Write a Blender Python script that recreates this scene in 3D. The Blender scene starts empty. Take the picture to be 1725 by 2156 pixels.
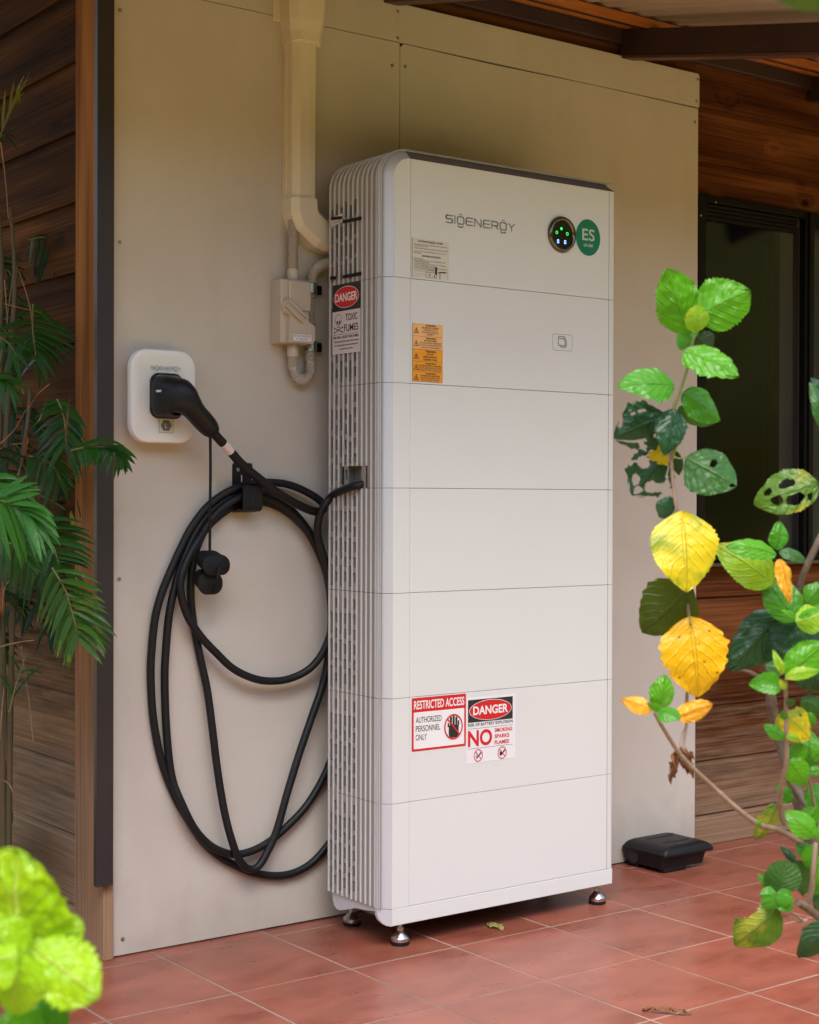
import bpy, bmesh, math, random
from mathutils import Vector, Matrix, noise
random.seed(7)
R = math.radians
SC = bpy.context.scene
COL = SC.collection

# ------------------------------------------------------------------ camera
CAM = Vector((-2.3588, -3.606, 1.1497))
YAW, PIT, ROL, FPX = .6369, -.0072, .0028, 3311.74        # focal length in pixels of a 1725 x 2156 picture
FW = Vector((math.sin(YAW)*math.cos(PIT), math.cos(YAW)*math.cos(PIT), math.sin(PIT)))
RT = FW.cross(Vector((0, 0, 1))).normalized()
UP = RT.cross(FW)
RT, UP = math.cos(ROL)*RT + math.sin(ROL)*UP, -math.sin(ROL)*RT + math.cos(ROL)*UP
cd = bpy.data.cameras.new('camera')
cam = bpy.data.objects.new('camera', cd)
COL.objects.link(cam)
SC.camera = cam
cam.matrix_world = Matrix.Translation(CAM) @ Matrix((RT, UP, -FW)).transposed().to_4x4()
cd.sensor_fit = 'VERTICAL'
cd.sensor_height = 36
cd.lens = 36*FPX/2156
cd.clip_start = .05
cd.clip_end = 500
cd.dof.use_dof = True
cd.dof.focus_distance = 4.15
cd.dof.aperture_fstop = 8

# ------------------------------------------------------------------ sky, sun, exposure
SUN_EL, SUN_AZ = 61, -40          # azimuth of the sun, degrees from -Y towards +X
w = bpy.data.worlds.new('World')
SC.world = w
w.use_nodes = True
nt = w.node_tree
bg = nt.nodes['Background']
sky = nt.nodes.new('ShaderNodeTexSky')
sky.sky_type = 'NISHITA'
sky.sun_disc = False
sky.sun_elevation = R(SUN_EL)
sky.sun_rotation = R(180-SUN_AZ)
sky.air_density = 1.0
sky.dust_density = 2.5
sky.ozone_density = 1.0
nt.links.new(sky.outputs[0], bg.inputs[0])
bg.inputs[1].default_value = .15
sd = bpy.data.lights.new('sun', 'SUN')
sd.energy = 1.5
sd.angle = R(48)
sd.color = (.97, 1, .96)
sun = bpy.data.objects.new('sun', sd)
COL.objects.link(sun)
sun.rotation_euler = (R(90-SUN_EL), 0, R(SUN_AZ))
SC.view_settings.view_transform = 'Standard'
SC.view_settings.look = 'None'
SC.view_settings.exposure = 1.42
SC.view_settings.gamma = 1
SC.view_settings.use_curve_mapping = False
SC.cycles.max_bounces = 10
SC.cycles.diffuse_bounces = 6
SC.cycles.glossy_bounces = 5
SC.cycles.transparent_max_bounces = 8
SC.cycles.caustics_reflective = False
SC.cycles.caustics_refractive = False
SC.cycles.use_denoising = True

# ------------------------------------------------------------------ helpers
def ray(px, py):
    return FW + RT*((px-862.5)/FPX) - UP*((py-1078)/FPX)
def on(px, py, ax, v):                       # where the line of sight of a photo point meets a plane of the place
    d = ray(px, py)
    return CAM + d*((v-CAM[ax])/d[ax])
def wy(px, py, y=0.): return on(px, py, 1, y)
def dep(px, py, t): return CAM + ray(px, py)*t

def lin(c):
    return tuple(((x/255)/12.92 if x/255 <= .04045 else ((x/255+.055)/1.055)**2.4) for x in c)

class MB:
    def __init__(s): s.v, s.f, s.uv = [], [], {}
    def add(s, vs, fs):
        n = len(s.v); s.v += [tuple(p) for p in vs]; s.f += [tuple(i+n for i in f) for f in fs]
    def box(s, a, b, M=None):
        x0, y0, z0 = a; x1, y1, z1 = b
        vs = [(x0,y0,z0),(x1,y0,z0),(x1,y1,z0),(x0,y1,z0),(x0,y0,z1),(x1,y0,z1),(x1,y1,z1),(x0,y1,z1)]
        if M: vs = [M @ Vector(p) for p in vs]
        s.add(vs, [(0,3,2,1),(4,5,6,7),(0,1,5,4),(1,2,6,5),(2,3,7,6),(3,0,4,7)])
    def cbox(s, a, b, c=.003, M=None):       # box with chamfered edges
        bm = bmesh.new(); m = MB(); m.box(a, b)
        vs = [bm.verts.new(p) for p in m.v]
        for f in m.f: bm.faces.new([vs[i] for i in f])
        bmesh.ops.bevel(bm, geom=list(bm.edges), offset=c, segments=1, affect='EDGES')
        bm.verts.index_update()
        s.add([(M @ v.co) if M else v.co for v in bm.verts], [[v.index for v in f.verts] for f in bm.faces]); bm.free()
    def rings(s, rs, cap0=True, cap1=True):
        n = len(rs[0]); b = len(s.v)
        for r in rs: s.v += [tuple(p) for p in r]
        for i in range(len(rs)-1):
            for j in range(n):
                k = (j+1) % n
                s.f.append((b+i*n+j, b+i*n+k, b+(i+1)*n+k, b+(i+1)*n+j))
        if cap0: s.f.append(tuple(b+j for j in reversed(range(n))))
        if cap1: s.f.append(tuple(b+(len(rs)-1)*n+j for j in range(n)))
    def tube(s, pts, r, n=10, cap=True, sq=None):
        pts = [Vector(p) for p in pts]
        rr = r if isinstance(r, (list, tuple)) else [r]*len(pts)
        t0 = (pts[1]-pts[0]).normalized()
        u = t0.orthogonal().normalized() if abs(t0.z) > .95 or sq is None else t0.cross(Vector((0,0,1))).normalized()
        rs = []
        for i, p in enumerate(pts):
            t = (pts[min(i+1, len(pts)-1)]-pts[max(i-1, 0)])
            t = t.normalized() if t.length > 1e-9 else t0
            u = (u - t*u.dot(t)).normalized(); v = t.cross(u)
            k = 1 if sq is None else sq
            rs.append([p + u*(rr[i]*math.cos(2*math.pi*j/n)) + v*(rr[i]*k*math.sin(2*math.pi*j/n)) for j in range(n)])
        s.rings(rs, cap, cap)
    def lathe(s, c, prof, n=24, M=None):     # prof: (radius, z)
        rs = []
        for r_, z in prof:
            ring = [Vector((r_*math.cos(2*math.pi*j/n), r_*math.sin(2*math.pi*j/n), z)) for j in range(n)]
            rs.append([(M @ p if M else p) + Vector(c) for p in ring])
        s.rings(rs)
    def poly(s, pts): s.add(pts, [tuple(range(len(pts)))])
    def build(s, name, m, parent=None, smooth=False, loc=None, sharp=40):
        me = bpy.data.meshes.new(name)
        me.from_pydata(s.v, [], s.f); me.update()
        if isinstance(m, str): m = M[m]
        me.materials.append(m)
        o = bpy.data.objects.new(name, me); COL.objects.link(o)
        if smooth:
            me.shade_smooth()
            me.set_sharp_from_angle(angle=R(sharp))
        if parent: o.parent = parent
        return o

def tag(o, label=None, cat=None, group=None, kind=None):
    if label: o['label'] = label
    if cat: o['category'] = cat
    if group: o['group'] = group
    if kind: o['kind'] = kind
    return o
def thing(name, label, cat, loc=(0,0,0), group=None):
    o = bpy.data.objects.new(name, None); COL.objects.link(o)
    o.empty_display_size = .05
    o['_loc'] = list(loc)
    tag(o, label, cat, group)
    THINGS.append(o)
    return o
THINGS = []
def spline(pts, per=8):
    P = [Vector(p) for p in pts]; out = []
    for i in range(len(P)-1):
        a = P[i-1] if i else P[0]*2-P[1]
        b, c = P[i], P[i+1]
        d = P[i+2] if i+2 < len(P) else P[-1]*2-P[-2]
        for k in range(per):
            t = k/per
            out.append(.5*((2*b)+(c-a)*t+(2*a-5*b+4*c-d)*t*t+(3*b-a-3*c+d)*t**3))
    out.append(P[-1]); return out
def rrect(cx, cz, hx, hz, r, n=6):           # rounded rectangle outline in a plane, as (x, z)
    out = []
    for sx, sz, a0 in ((1,1,0),(-1,1,90),(-1,-1,180),(1,-1,270)):
        for k in range(n+1):
            a = R(a0+90*k/n)
            out.append((cx+sx*(hx-r)+r*math.cos(a), cz+sz*(hz-r)+r*math.sin(a)))
    return out

# ------------------------------------------------------------------ materials
M = {}
def mat(name, col, rough=.5, metal=0., bump=0., bscale=200., var=0., vscale=3., spec=.5, c2=None, coat=0., stretch=None, coord='Object', rnd=0.):
    m = bpy.data.materials.new(name); m.use_nodes = True
    nt = m.node_tree; N, L = nt.nodes, nt.links
    b = N['Principled BSDF']
    b.inputs['Roughness'].default_value = rough
    b.inputs['Metallic'].default_value = metal
    b.inputs['Specular IOR Level'].default_value = spec
    b.inputs['Coat Weight'].default_value = coat
    b.inputs['Base Color'].default_value = (*col, 1)
    tc = N.new('ShaderNodeTexCoord'); mp = N.new('ShaderNodeMapping')
    L.new(tc.outputs[coord], mp.inputs[0])
    if stretch: mp.inputs['Scale'].default_value = stretch
    if var or c2:
        no = N.new('ShaderNodeTexNoise'); no.inputs['Scale'].default_value = vscale
        no.inputs['Detail'].default_value = 6; no.inputs['Roughness'].default_value = .6
        L.new(mp.outputs[0], no.inputs[0])
        rp = N.new('ShaderNodeValToRGB')
        rp.color_ramp.elements[0].position = .3; rp.color_ramp.elements[1].position = .7
        a = c2 if c2 else tuple(x*(1-var) for x in col)
        e = col if c2 else tuple(min(1, x*(1+var)) for x in col)
        rp.color_ramp.elements[0].color = (*a, 1); rp.color_ramp.elements[1].color = (*e, 1)
        L.new(no.outputs[0], rp.inputs[0])
        out = rp.outputs[0]
        if rnd:
            oi = N.new('ShaderNodeObjectInfo'); hs = N.new('ShaderNodeHueSaturation')
            mr = N.new('ShaderNodeMapRange'); mr.inputs[3].default_value = 1-rnd; mr.inputs[4].default_value = 1+rnd
            L.new(oi.outputs['Random'], mr.inputs[0]); L.new(mr.outputs[0], hs.inputs['Value'])
            L.new(out, hs.inputs['Color']); out = hs.outputs[0]
        L.new(out, b.inputs['Base Color'])
    if bump:
        n2 = N.new('ShaderNodeTexNoise'); n2.inputs['Scale'].default_value = bscale; n2.inputs['Detail'].default_value = 4
        L.new(mp.outputs[0], n2.inputs[0])
        bp = N.new('ShaderNodeBump'); bp.inputs['Strength'].default_value = bump; bp.inputs['Distance'].default_value = .002
        L.new(n2.outputs[0], bp.inputs['Height']); L.new(bp.outputs[0], b.inputs['Normal'])
    M[name] = m
    return m
mat('cement', (.61,.555,.485), .85, bump=.25, bscale=350, var=.07, vscale=2.2, spec=.25)
def dirty_cement():
    m = M['cement']; nt = m.node_tree; N, L = nt.nodes, nt.links; b = N['Principled BSDF']
    ge = N.new('ShaderNodeNewGeometry'); sp = N.new('ShaderNodeSeparateXYZ'); L.new(ge.outputs['Position'], sp.inputs[0])
    n1 = N.new('ShaderNodeTexNoise'); n1.inputs['Scale'].default_value = 9; n1.inputs['Detail'].default_value = 8; L.new(ge.outputs['Position'], n1.inputs[0])
    az = N.new('ShaderNodeMath'); az.operation = 'MULTIPLY_ADD'; L.new(n1.outputs[0], az.inputs[0]); az.inputs[1].default_value = -.35; L.new(sp.outputs[2], az.inputs[2])
    r1 = N.new('ShaderNodeMapRange'); r1.inputs[1].default_value = -.20; r1.inputs[2].default_value = .02; r1.inputs[3].default_value = .45; r1.inputs[4].default_value = 0; L.new(az.outputs[0], r1.inputs[0])
    mp = N.new('ShaderNodeMapping'); mp.inputs['Scale'].default_value = (5, 5, .9); L.new(ge.outputs['Position'], mp.inputs[0])
    n2 = N.new('ShaderNodeTexNoise'); n2.inputs['Scale'].default_value = 1; n2.inputs['Detail'].default_value = 7; n2.inputs['Distortion'].default_value = .5; L.new(mp.outputs[0], n2.inputs[0])
    r2 = N.new('ShaderNodeMapRange'); r2.inputs[1].default_value = .50; r2.inputs[2].default_value = .72; r2.inputs[3].default_value = 0; r2.inputs[4].default_value = .13; L.new(n2.outputs[0], r2.inputs[0])
    n3 = N.new('ShaderNodeTexNoise'); n3.inputs['Scale'].default_value = 260; n3.inputs['Detail'].default_value = 2; L.new(ge.outputs['Position'], n3.inputs[0])
    r3 = N.new('ShaderNodeMapRange'); r3.inputs[1].default_value = .3; r3.inputs[2].default_value = .7; r3.inputs[3].default_value = -.06; r3.inputs[4].default_value = .10; L.new(n3.outputs[0], r3.inputs[0])
    mx = N.new('ShaderNodeMath'); mx.operation = 'ADD'; L.new(r1.outputs[0], mx.inputs[0]); L.new(r2.outputs[0], mx.inputs[1])
    ad = N.new('ShaderNodeMath'); ad.operation = 'ADD'; ad.use_clamp = True; L.new(mx.outputs[0], ad.inputs[0]); L.new(r3.outputs[0], ad.inputs[1])
    c = N.new('ShaderNodeMix'); c.data_type = 'RGBA'; src = b.inputs['Base Color'].links[0].from_socket
    L.new(ad.outputs[0], c.inputs[0]); L.new(src, c.inputs[6]); c.inputs[7].default_value = (.33,.27,.22,1); L.new(c.outputs[2], b.inputs['Base Color'])
dirty_cement()
mat('cement_edge', (.42,.38,.34), .9, bump=.3)
mat('white_metal', (.70,.715,.70), .38, bump=.04, bscale=900, spec=.45, var=.012, vscale=3)
mat('silver', (.62,.63,.66), .42, metal=.3, bump=.06, bscale=1400)
mat('rib', (.66,.65,.64), .4, metal=.1)
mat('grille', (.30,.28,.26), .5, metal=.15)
mat('cavity', (.022,.020,.020), .8)
mat('seam', (.05,.045,.045), .8)
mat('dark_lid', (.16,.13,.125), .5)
mat('steel', (.62,.60,.58), .22, metal=1, bump=.05, bscale=300)
mat('rubber', (.0065,.006,.0065), .6, spec=.3, bump=.1, bscale=400)
mat('cable', (.0075,.0075,.0085), .52, spec=.35, bump=.12, bscale=500, var=.25, vscale=30)
mat('black_plastic', (.0065,.0065,.0075), .46, spec=.35, bump=.18, bscale=700)
mat('black_metal', (.007,.007,.008), .5, spec=.35, bump=.06)
mat('pvc', (.76,.68,.53), .42, spec=.4, var=.03)
mat('pvc_conduit', (.50,.45,.39), .45)
mat('isolator', (.56,.48,.385), .45, bump=.04)
mat('zinc', (.55,.60,.58), .25, metal=.9)
mat('charger_white', (.84,.83,.80), .3)
mat('ink_grey', (.13,.12,.115), .5)
mat('ink_logo', (.24,.225,.20), .5)
mat('ink_pale', (.42,.40,.37), .5)
mat('ink_pale_green', (.52,.62,.52), .5)
mat('ink_black', (.02,.02,.022), .5)
mat('ink_red', (.62,.012,.018), .45)
mat('ink_white', (.82,.81,.82), .5)
mat('sticker_white', (.80,.79,.82), .4)
mat('sticker_pink', (.72,.62,.62), .45)
mat('sticker_cream', (.68,.65,.56), .35)
mat('sticker_orange', (.85,.36,.015), .5, c2=(.80,.29,.01), vscale=30)
mat('sticker_peach', (.88,.50,.20), .5, c2=(.86,.43,.13), vscale=30)
mat('sticker_green', (.0,.19,.10), .4)
mat('grout', (.36,.265,.205), .9, bump=.5, bscale=300, c2=(.17,.115,.085), vscale=1.7)
mat('screw', (.34,.26,.15), .4, metal=.7)
mat('flashing', (.030,.023,.023), .5, var=.15, vscale=8)
mat('fascia', (.050,.024,.024), .6, bump=.1, bscale=60, var=.2, vscale=6)
mat('fascia_pale', (.11,.05,.045), .55)
mat('purlin', (.42,.135,.02), .55, var=.25, vscale=5, stretch=(1,12,12))
mat('roof_sheet', (.40,.33,.28), .6, var=.08, vscale=4)
mat('alu_dark', (.006,.0052,.0052), .5, spec=.15)
mat('alu_brown', (.10,.075,.06), .4, metal=.3)
mat('room', (.10,.095,.105), .9)
mat('curtain', (.85,.84,.78), .9, var=.12, vscale=4, stretch=(8,8,.3))
mat('curtain_pale', (.65,.70,.60), .9, var=.15, vscale=4, stretch=(8,8,.3))
mat('bark', (.17,.11,.075), .8, bump=1., bscale=120, c2=(.07,.045,.03), vscale=60)
mat('twig', (.30,.20,.15), .65, bump=.5, bscale=200, c2=(.20,.12,.09), vscale=50)
mat('twig_green', (.11,.17,.03), .55, c2=(.16,.13,.05), vscale=20)
mat('cane', (.045,.050,.016), .6, c2=(.11,.07,.035), vscale=20, stretch=(1,1,.3))
mat('dead', (.38,.21,.12), .75, c2=(.24,.12,.06), vscale=20)
mat('pot', (.010,.010,.011), .5)
mat('soil', (.035,.022,.014), .95, bump=1, bscale=60)
mat('grass', (.54,.40,.165), .95, c2=(.44,.36,.14), vscale=1.5)
mat('hedge', (.30,.25,.05), .8, c2=(.19,.18,.03), vscale=3, bump=1, bscale=12)
mat('paving_edge', (.30,.12,.08), .8)

def led(name, c, e):
    m = mat(name, c, .4); b = m.node_tree.nodes['Principled BSDF']
    b.inputs['Emission Color'].default_value = (*c, 1); b.inputs['Emission Strength'].default_value = e
led('led_green', (.02,.8,.08), .9); led('led_blue', (.35,.6,1), .9)

def tile_mat():
    m = mat('terracotta', (.285,.082,.050), .3, c2=(.175,.043,.026), vscale=5, rnd=.07, spec=.5)
    nt = m.node_tree; N, L = nt.nodes, nt.links; b = N['Principled BSDF']
    tc = [n for n in N if n.type == 'TEX_COORD'][0]; mp = [n for n in N if n.type == 'MAPPING'][0]
    for l in list(L):
        if l.to_node == mp: L.remove(l)
    ge = N.new('ShaderNodeNewGeometry'); L.new(ge.outputs['Position'], mp.inputs[0])
    mp.inputs['Scale'].default_value = (1, 2.2, 1)
    no = [n for n in N if n.type == 'TEX_NOISE'][0]; no.inputs['Distortion'].default_value = .15; no.inputs['Detail'].default_value = 6
    # pale wear and dust film
    n3 = N.new('ShaderNodeTexNoise'); n3.inputs['Scale'].default_value = 4.5; n3.inputs['Detail'].default_value = 9; n3.inputs['Roughness'].default_value = .62
    L.new(mp.outputs[0], n3.inputs[0])
    mr = N.new('ShaderNodeMapRange'); mr.inputs[1].default_value = .4; mr.inputs[2].default_value = .75; mr.inputs[3].default_value = 0.; mr.inputs[4].default_value = .32
    L.new(n3.outputs[0], mr.inputs[0])
    mx = N.new('ShaderNodeMix'); mx.data_type = 'RGBA'
    src = b.inputs['Base Color'].links[0].from_socket
    L.new(mr.outputs[0], mx.inputs[0]); L.new(src, mx.inputs[6]); mx.inputs[7].default_value = (.36,.155,.105,1)
    L.new(mx.outputs[2], b.inputs['Base Color'])
    mr2 = N.new('ShaderNodeMapRange'); mr2.inputs[3].default_value = .24; mr2.inputs[4].default_value = .40; mr2.inputs[1].default_value = .3; mr2.inputs[2].default_value = .7
    L.new(n3.outputs[0], mr2.inputs[0]); L.new(mr2.outputs[0], b.inputs['Roughness'])
    n4 = N.new('ShaderNodeTexNoise'); n4.inputs['Scale'].default_value = 6
    L.new(ge.outputs['Position'], n4.inputs[0])
    bp = N.new('ShaderNodeBump'); bp.inputs['Strength'].default_value = .18; bp.inputs['Distance'].default_value = .004
    L.new(n4.outputs[0], bp.inputs['Height']); L.new(bp.outputs[0], b.inputs['Normal'])
tile_mat()

def wood_mat(name, c_dark, c_mid, c_light, weather):
    m = bpy.data.materials.new(name); m.use_nodes = True
    nt = m.node_tree; N, L = nt.nodes, nt.links; b = N['Principled BSDF']
    tc = N.new('ShaderNodeTexCoord'); oi = N.new('ShaderNodeObjectInfo')
    off = N.new('ShaderNodeVectorMath'); off.operation = 'SCALE'
    comb = N.new('ShaderNodeCombineXYZ')
    L.new(oi.outputs['Random'], comb.inputs[0]); L.new(oi.outputs['Random'], comb.inputs[2])
    L.new(comb.outputs[0], off.inputs[0]); off.inputs['Scale'].default_value = 37
    add = N.new('ShaderNodeVectorMath'); L.new(tc.outputs['Object'], add.inputs[0]); L.new(off.outputs[0], add.inputs[1])
    # knots
    mpk = N.new('ShaderNodeMapping'); mpk.inputs['Scale'].default_value = (3.2, 3.2, 5.0); L.new(add.outputs[0], mpk.inputs[0])
    vo = N.new('ShaderNodeTexVoronoi'); vo.inputs['Scale'].default_value = 1.0; L.new(mpk.outputs[0], vo.inputs[0])
    kn = N.new('ShaderNodeMapRange'); kn.inputs[1].default_value = .045; kn.inputs[2].default_value = .10; kn.inputs[3].default_value = 1; kn.inputs[4].default_value = 0
    L.new(vo.outputs['Distance'], kn.inputs[0])
    # grain: noise strongly stretched along x, bent round knots
    mp = N.new('ShaderNodeMapping'); mp.inputs['Scale'].default_value = (1.3, 14, 14); L.new(add.outputs[0], mp.inputs[0])
    kb = N.new('ShaderNodeMapRange'); kb.inputs[1].default_value = 0; kb.inputs[2].default_value = .22; kb.inputs[3].default_value = .7; kb.inputs[4].default_value = 0
    L.new(vo.outputs['Distance'], kb.inputs[0])
    ad2 = N.new('ShaderNodeVectorMath'); L.new(mp.outputs[0], ad2.inputs[0]); L.new(kb.outputs[0], ad2.inputs[1])
    g1 = N.new('ShaderNodeTexNoise'); g1.inputs['Scale'].default_value = 1; g1.inputs['Detail'].default_value = 5; g1.inputs['Distortion'].default_value = .35
    L.new(ad2.outputs[0], g1.inputs[0])
    mp2 = N.new('ShaderNodeMapping'); mp2.inputs['Scale'].default_value = (2.2, 210, 210); L.new(add.outputs[0], mp2.inputs[0])
    g2 = N.new('ShaderNodeTexNoise'); g2.inputs['Scale'].default_value = 1; g2.inputs['Detail'].default_value = 3; L.new(mp2.outputs[0], g2.inputs[0])
    sm = N.new('ShaderNodeMath'); sm.operation = 'MULTIPLY_ADD'; L.new(g2.outputs[0], sm.inputs[0]); sm.inputs[1].default_value = .55; L.new(g1.outputs[0], sm.inputs[2])
    rp = N.new('ShaderNodeValToRGB'); cr = rp.color_ramp
    cr.elements[0].position = .55; cr.elements[0].color = (*c_dark, 1)
    cr.elements[1].position = 1.0; cr.elements[1].color = (*c_light, 1)
    e = cr.elements.new(.77); e.color = (*c_mid, 1)
    L.new(sm.outputs[0], rp.inputs[0])
    mk = N.new('ShaderNodeMix'); mk.data_type = 'RGBA'; mk.blend_type = 'MULTIPLY'
    L.new(kn.outputs[0], mk.inputs[0]); L.new(rp.outputs[0], mk.inputs[6]); mk.inputs[7].default_value = (.12,.08,.07,1)
    hs = N.new('ShaderNodeHueSaturation')
    mr = N.new('ShaderNodeMapRange'); mr.inputs[3].default_value = .75; mr.inputs[4].default_value = 1.3
    L.new(oi.outputs['Random'], mr.inputs[0]); L.new(mr.outputs[0], hs.inputs['Value']); L.new(mk.outputs[2], hs.inputs['Color'])
    # weathering: greyer, paler boards close to the wet floor
    ge = N.new('ShaderNodeNewGeometry'); sp = N.new('ShaderNodeSeparateXYZ'); L.new(ge.outputs['Position'], sp.inputs[0])
    nz = N.new('ShaderNodeTexNoise'); nz.inputs['Scale'].default_value = 5; nz.inputs['Detail'].default_value = 5; L.new(mp.outputs[0], nz.inputs[0])
    az = N.new('ShaderNodeMath'); az.operation = 'MULTIPLY_ADD'; L.new(nz.outputs[0], az.inputs[0]); az.inputs[1].default_value = -.6; L.new(sp.outputs[2], az.inputs[2])
    wz = N.new('ShaderNodeMapRange'); wz.inputs[1].default_value = -.25; wz.inputs[2].default_value = weather[0]; wz.inputs[3].default_value = weather[1]; wz.inputs[4].default_value = 0
    L.new(az.outputs[0], wz.inputs[0])
    mw = N.new('ShaderNodeMix'); mw.data_type = 'RGBA'; L.new(wz.outputs[0], mw.inputs[0]); L.new(hs.outputs[0], mw.inputs[6])
    gr = N.new('ShaderNodeMix'); gr.data_type = 'RGBA'; gr.inputs[6].default_value = (.17,.095,.052,1); gr.inputs[7].default_value = (.52,.36,.24,1); L.new(g2.outputs[0], gr.inputs[0])
    L.new(gr.outputs[2], mw.inputs[7])
    L.new(mw.outputs[2], b.inputs['Base Color'])
    b.inputs['Roughness'].default_value = .75; b.inputs['Specular IOR Level'].default_value = .04
    bp = N.new('ShaderNodeBump'); bp.inputs['Strength'].default_value = .35; bp.inputs['Distance'].default_value = .002
    L.new(sm.outputs[0], bp.inputs['Height']); L.new(bp.outputs[0], b.inputs['Normal'])
    M[name] = m
wood_mat('timber', (.038,.012,.004), (.100,.033,.011), (.185,.068,.024), (.20,.75))
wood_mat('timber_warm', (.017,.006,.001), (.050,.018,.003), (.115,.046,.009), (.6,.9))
wood_mat('timber_post', (.13,.045,.012), (.29,.112,.030), (.42,.19,.065), (.9,.75))

def glass_mat():
    m = bpy.data.materials.new('pane_glass'); m.use_nodes = True
    nt = m.node_tree; N, L = nt.nodes, nt.links; N.remove(N['Principled BSDF'])
    out = N['Material Output']
    tr = N.new('ShaderNodeBsdfTransparent'); tr.inputs[0].default_value = (.52,.51,.54,1)
    gl = N.new('ShaderNodeBsdfGlossy'); gl.inputs['Roughness'].default_value = .06; gl.inputs['Color'].default_value = (.8,.8,.9,1)
    lw = N.new('ShaderNodeLayerWeight'); lw.inputs[0].default_value = .12; fr = N.new('ShaderNodeMapRange'); fr.inputs[3].default_value = .03; fr.inputs[4].default_value = .30; L.new(lw.outputs['Facing'], fr.inputs[0])
    mx = N.new('ShaderNodeMixShader'); L.new(fr.outputs[0], mx.inputs[0]); L.new(tr.outputs[0], mx.inputs[1]); L.new(gl.outputs[0], mx.inputs[2])
    L.new(mx.outputs[0], out.inputs[0]); M['glass'] = m
glass_mat()

def leaf_mat(name, c, c2, vein, patch=None, pth=.55, rough=.30, trans=.32, tcol=None, spots=0., pscale=18, spec=.36):
    m = bpy.data.materials.new(name); m.use_nodes = True
    nt = m.node_tree; N, L = nt.nodes, nt.links; b = N['Principled BSDF']; out = N['Material Output']
    uv = N.new('ShaderNodeUVMap'); sp = N.new('ShaderNodeSeparateXYZ'); L.new(uv.outputs[0], sp.inputs[0])
    ge = N.new('ShaderNodeNewGeometry')
    def mth(op, *a):
        n = N.new('ShaderNodeMath'); n.operation = op
        for i, x in enumerate(a):
            if isinstance(x, (int, float)): n.inputs[i].default_value = x
            else: L.new(x, n.inputs[i])
        return n.outputs[0]
    av = mth('ABSOLUTE', mth('SUBTRACT', sp.outputs[1], .5))            # 0 at the midrib, .5 at the edge
    nw = N.new('ShaderNodeTexNoise'); nw.inputs['Scale'].default_value = 25; L.new(ge.outputs['Position'], nw.inputs[0])
    lat = mth('ADD', mth('SUBTRACT', mth('MULTIPLY', sp.outputs[0], 6.5), mth('MULTIPLY', av, 5.0)), mth('MULTIPLY', nw.outputs[0], .9))
    latv = mth('ABSOLUTE', mth('SUBTRACT', mth('FRACT', lat), .5))
    v1 = N.new('ShaderNodeMapRange'); v1.inputs[1].default_value = .012; v1.inputs[2].default_value = .035; v1.inputs[3].default_value = 1; v1.inputs[4].default_value = 0; L.new(av, v1.inputs[0])
    v2 = N.new('ShaderNodeMapRange'); v2.inputs[1].default_value = .03; v2.inputs[2].default_value = .14; v2.inputs[3].default_value = .28; v2.inputs[4].default_value = 0; L.new(latv, v2.inputs[0])
    vm = mth('MAXIMUM', v1.outputs[0], v2.outputs[0])
    no = N.new('ShaderNodeTexNoise'); no.inputs['Scale'].default_value = pscale; no.inputs['Detail'].default_value = 4; L.new(ge.outputs['Position'], no.inputs[0])
    m1 = N.new('ShaderNodeMix'); m1.data_type = 'RGBA'; L.new(no.outputs[0], m1.inputs[0]); m1.inputs[6].default_value = (*c, 1); m1.inputs[7].default_value = (*c2, 1)
    cur = m1.outputs[2]
    if patch:
        n5 = N.new('ShaderNodeTexNoise'); n5.inputs['Scale'].default_value = 16; n5.inputs['Detail'].default_value = 5; L.new(ge.outputs['Position'], n5.inputs[0])
        r5 = N.new('ShaderNodeMapRange'); r5.inputs[1].default_value = pth-.06; r5.inputs[2].default_value = pth+.06; L.new(n5.outputs[0], r5.inputs[0])
        m5 = N.new('ShaderNodeMix'); m5.data_type = 'RGBA'; L.new(r5.outputs[0], m5.inputs[0]); L.new(cur, m5.inputs[6]); m5.inputs[7].default_value = (*patch, 1); cur = m5.outputs[2]
    m2 = N.new('ShaderNodeMix'); m2.data_type = 'RGBA'; L.new(mth('MULTIPLY', vm, .45), m2.inputs[0]); L.new(cur, m2.inputs[6]); m2.inputs[7].default_value = (*vein, 1); cur = m2.outputs[2]
    if spots:
        vo = N.new('ShaderNodeTexVoronoi'); vo.inputs['Scale'].default_value = 70; L.new(ge.outputs['Position'], vo.inputs[0])
        rs = N.new('ShaderNodeMapRange'); rs.inputs[1].default_value = .10; rs.inputs[2].default_value = .2; rs.inputs[3].default_value = spots; rs.inputs[4].default_value = 0; L.new(vo.outputs['Distance'], rs.inputs[0])
        m6 = N.new('ShaderNodeMix'); m6.data_type = 'RGBA'; L.new(rs.outputs[0], m6.inputs[0]); L.new(cur, m6.inputs[6]); m6.inputs[7].default_value = (.08,.05,.01,1); cur = m6.outputs[2]
    L.new(cur, b.inputs['Base Color']); b.inputs['Roughness'].default_value = rough; b.inputs['Specular IOR Level'].default_value = spec
    n6 = N.new('ShaderNodeTexNoise'); n6.inputs['Scale'].default_value = 90; L.new(ge.outputs['Position'], n6.inputs[0])
    hh = mth('ADD', mth('MULTIPLY', n6.outputs[0], .5), mth('MULTIPLY', vm, -.9))
    bp = N.new('ShaderNodeBump'); bp.inputs['Strength'].default_value = .8; bp.inputs['Distance'].default_value = .004; L.new(hh, bp.inputs['Height']); L.new(bp.outputs[0], b.inputs['Normal'])
    tl = N.new('ShaderNodeBsdfTranslucent')
    g = N.new('ShaderNodeMix'); g.data_type = 'RGBA'; g.blend_type = 'MULTIPLY'; g.inputs[0].default_value = 1; L.new(cur, g.inputs[6]); g.inputs[7].default_value = (*(tcol or (1.6,1.5,.5)), 1)
    L.new(g.outputs[2], tl.inputs[0])
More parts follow.
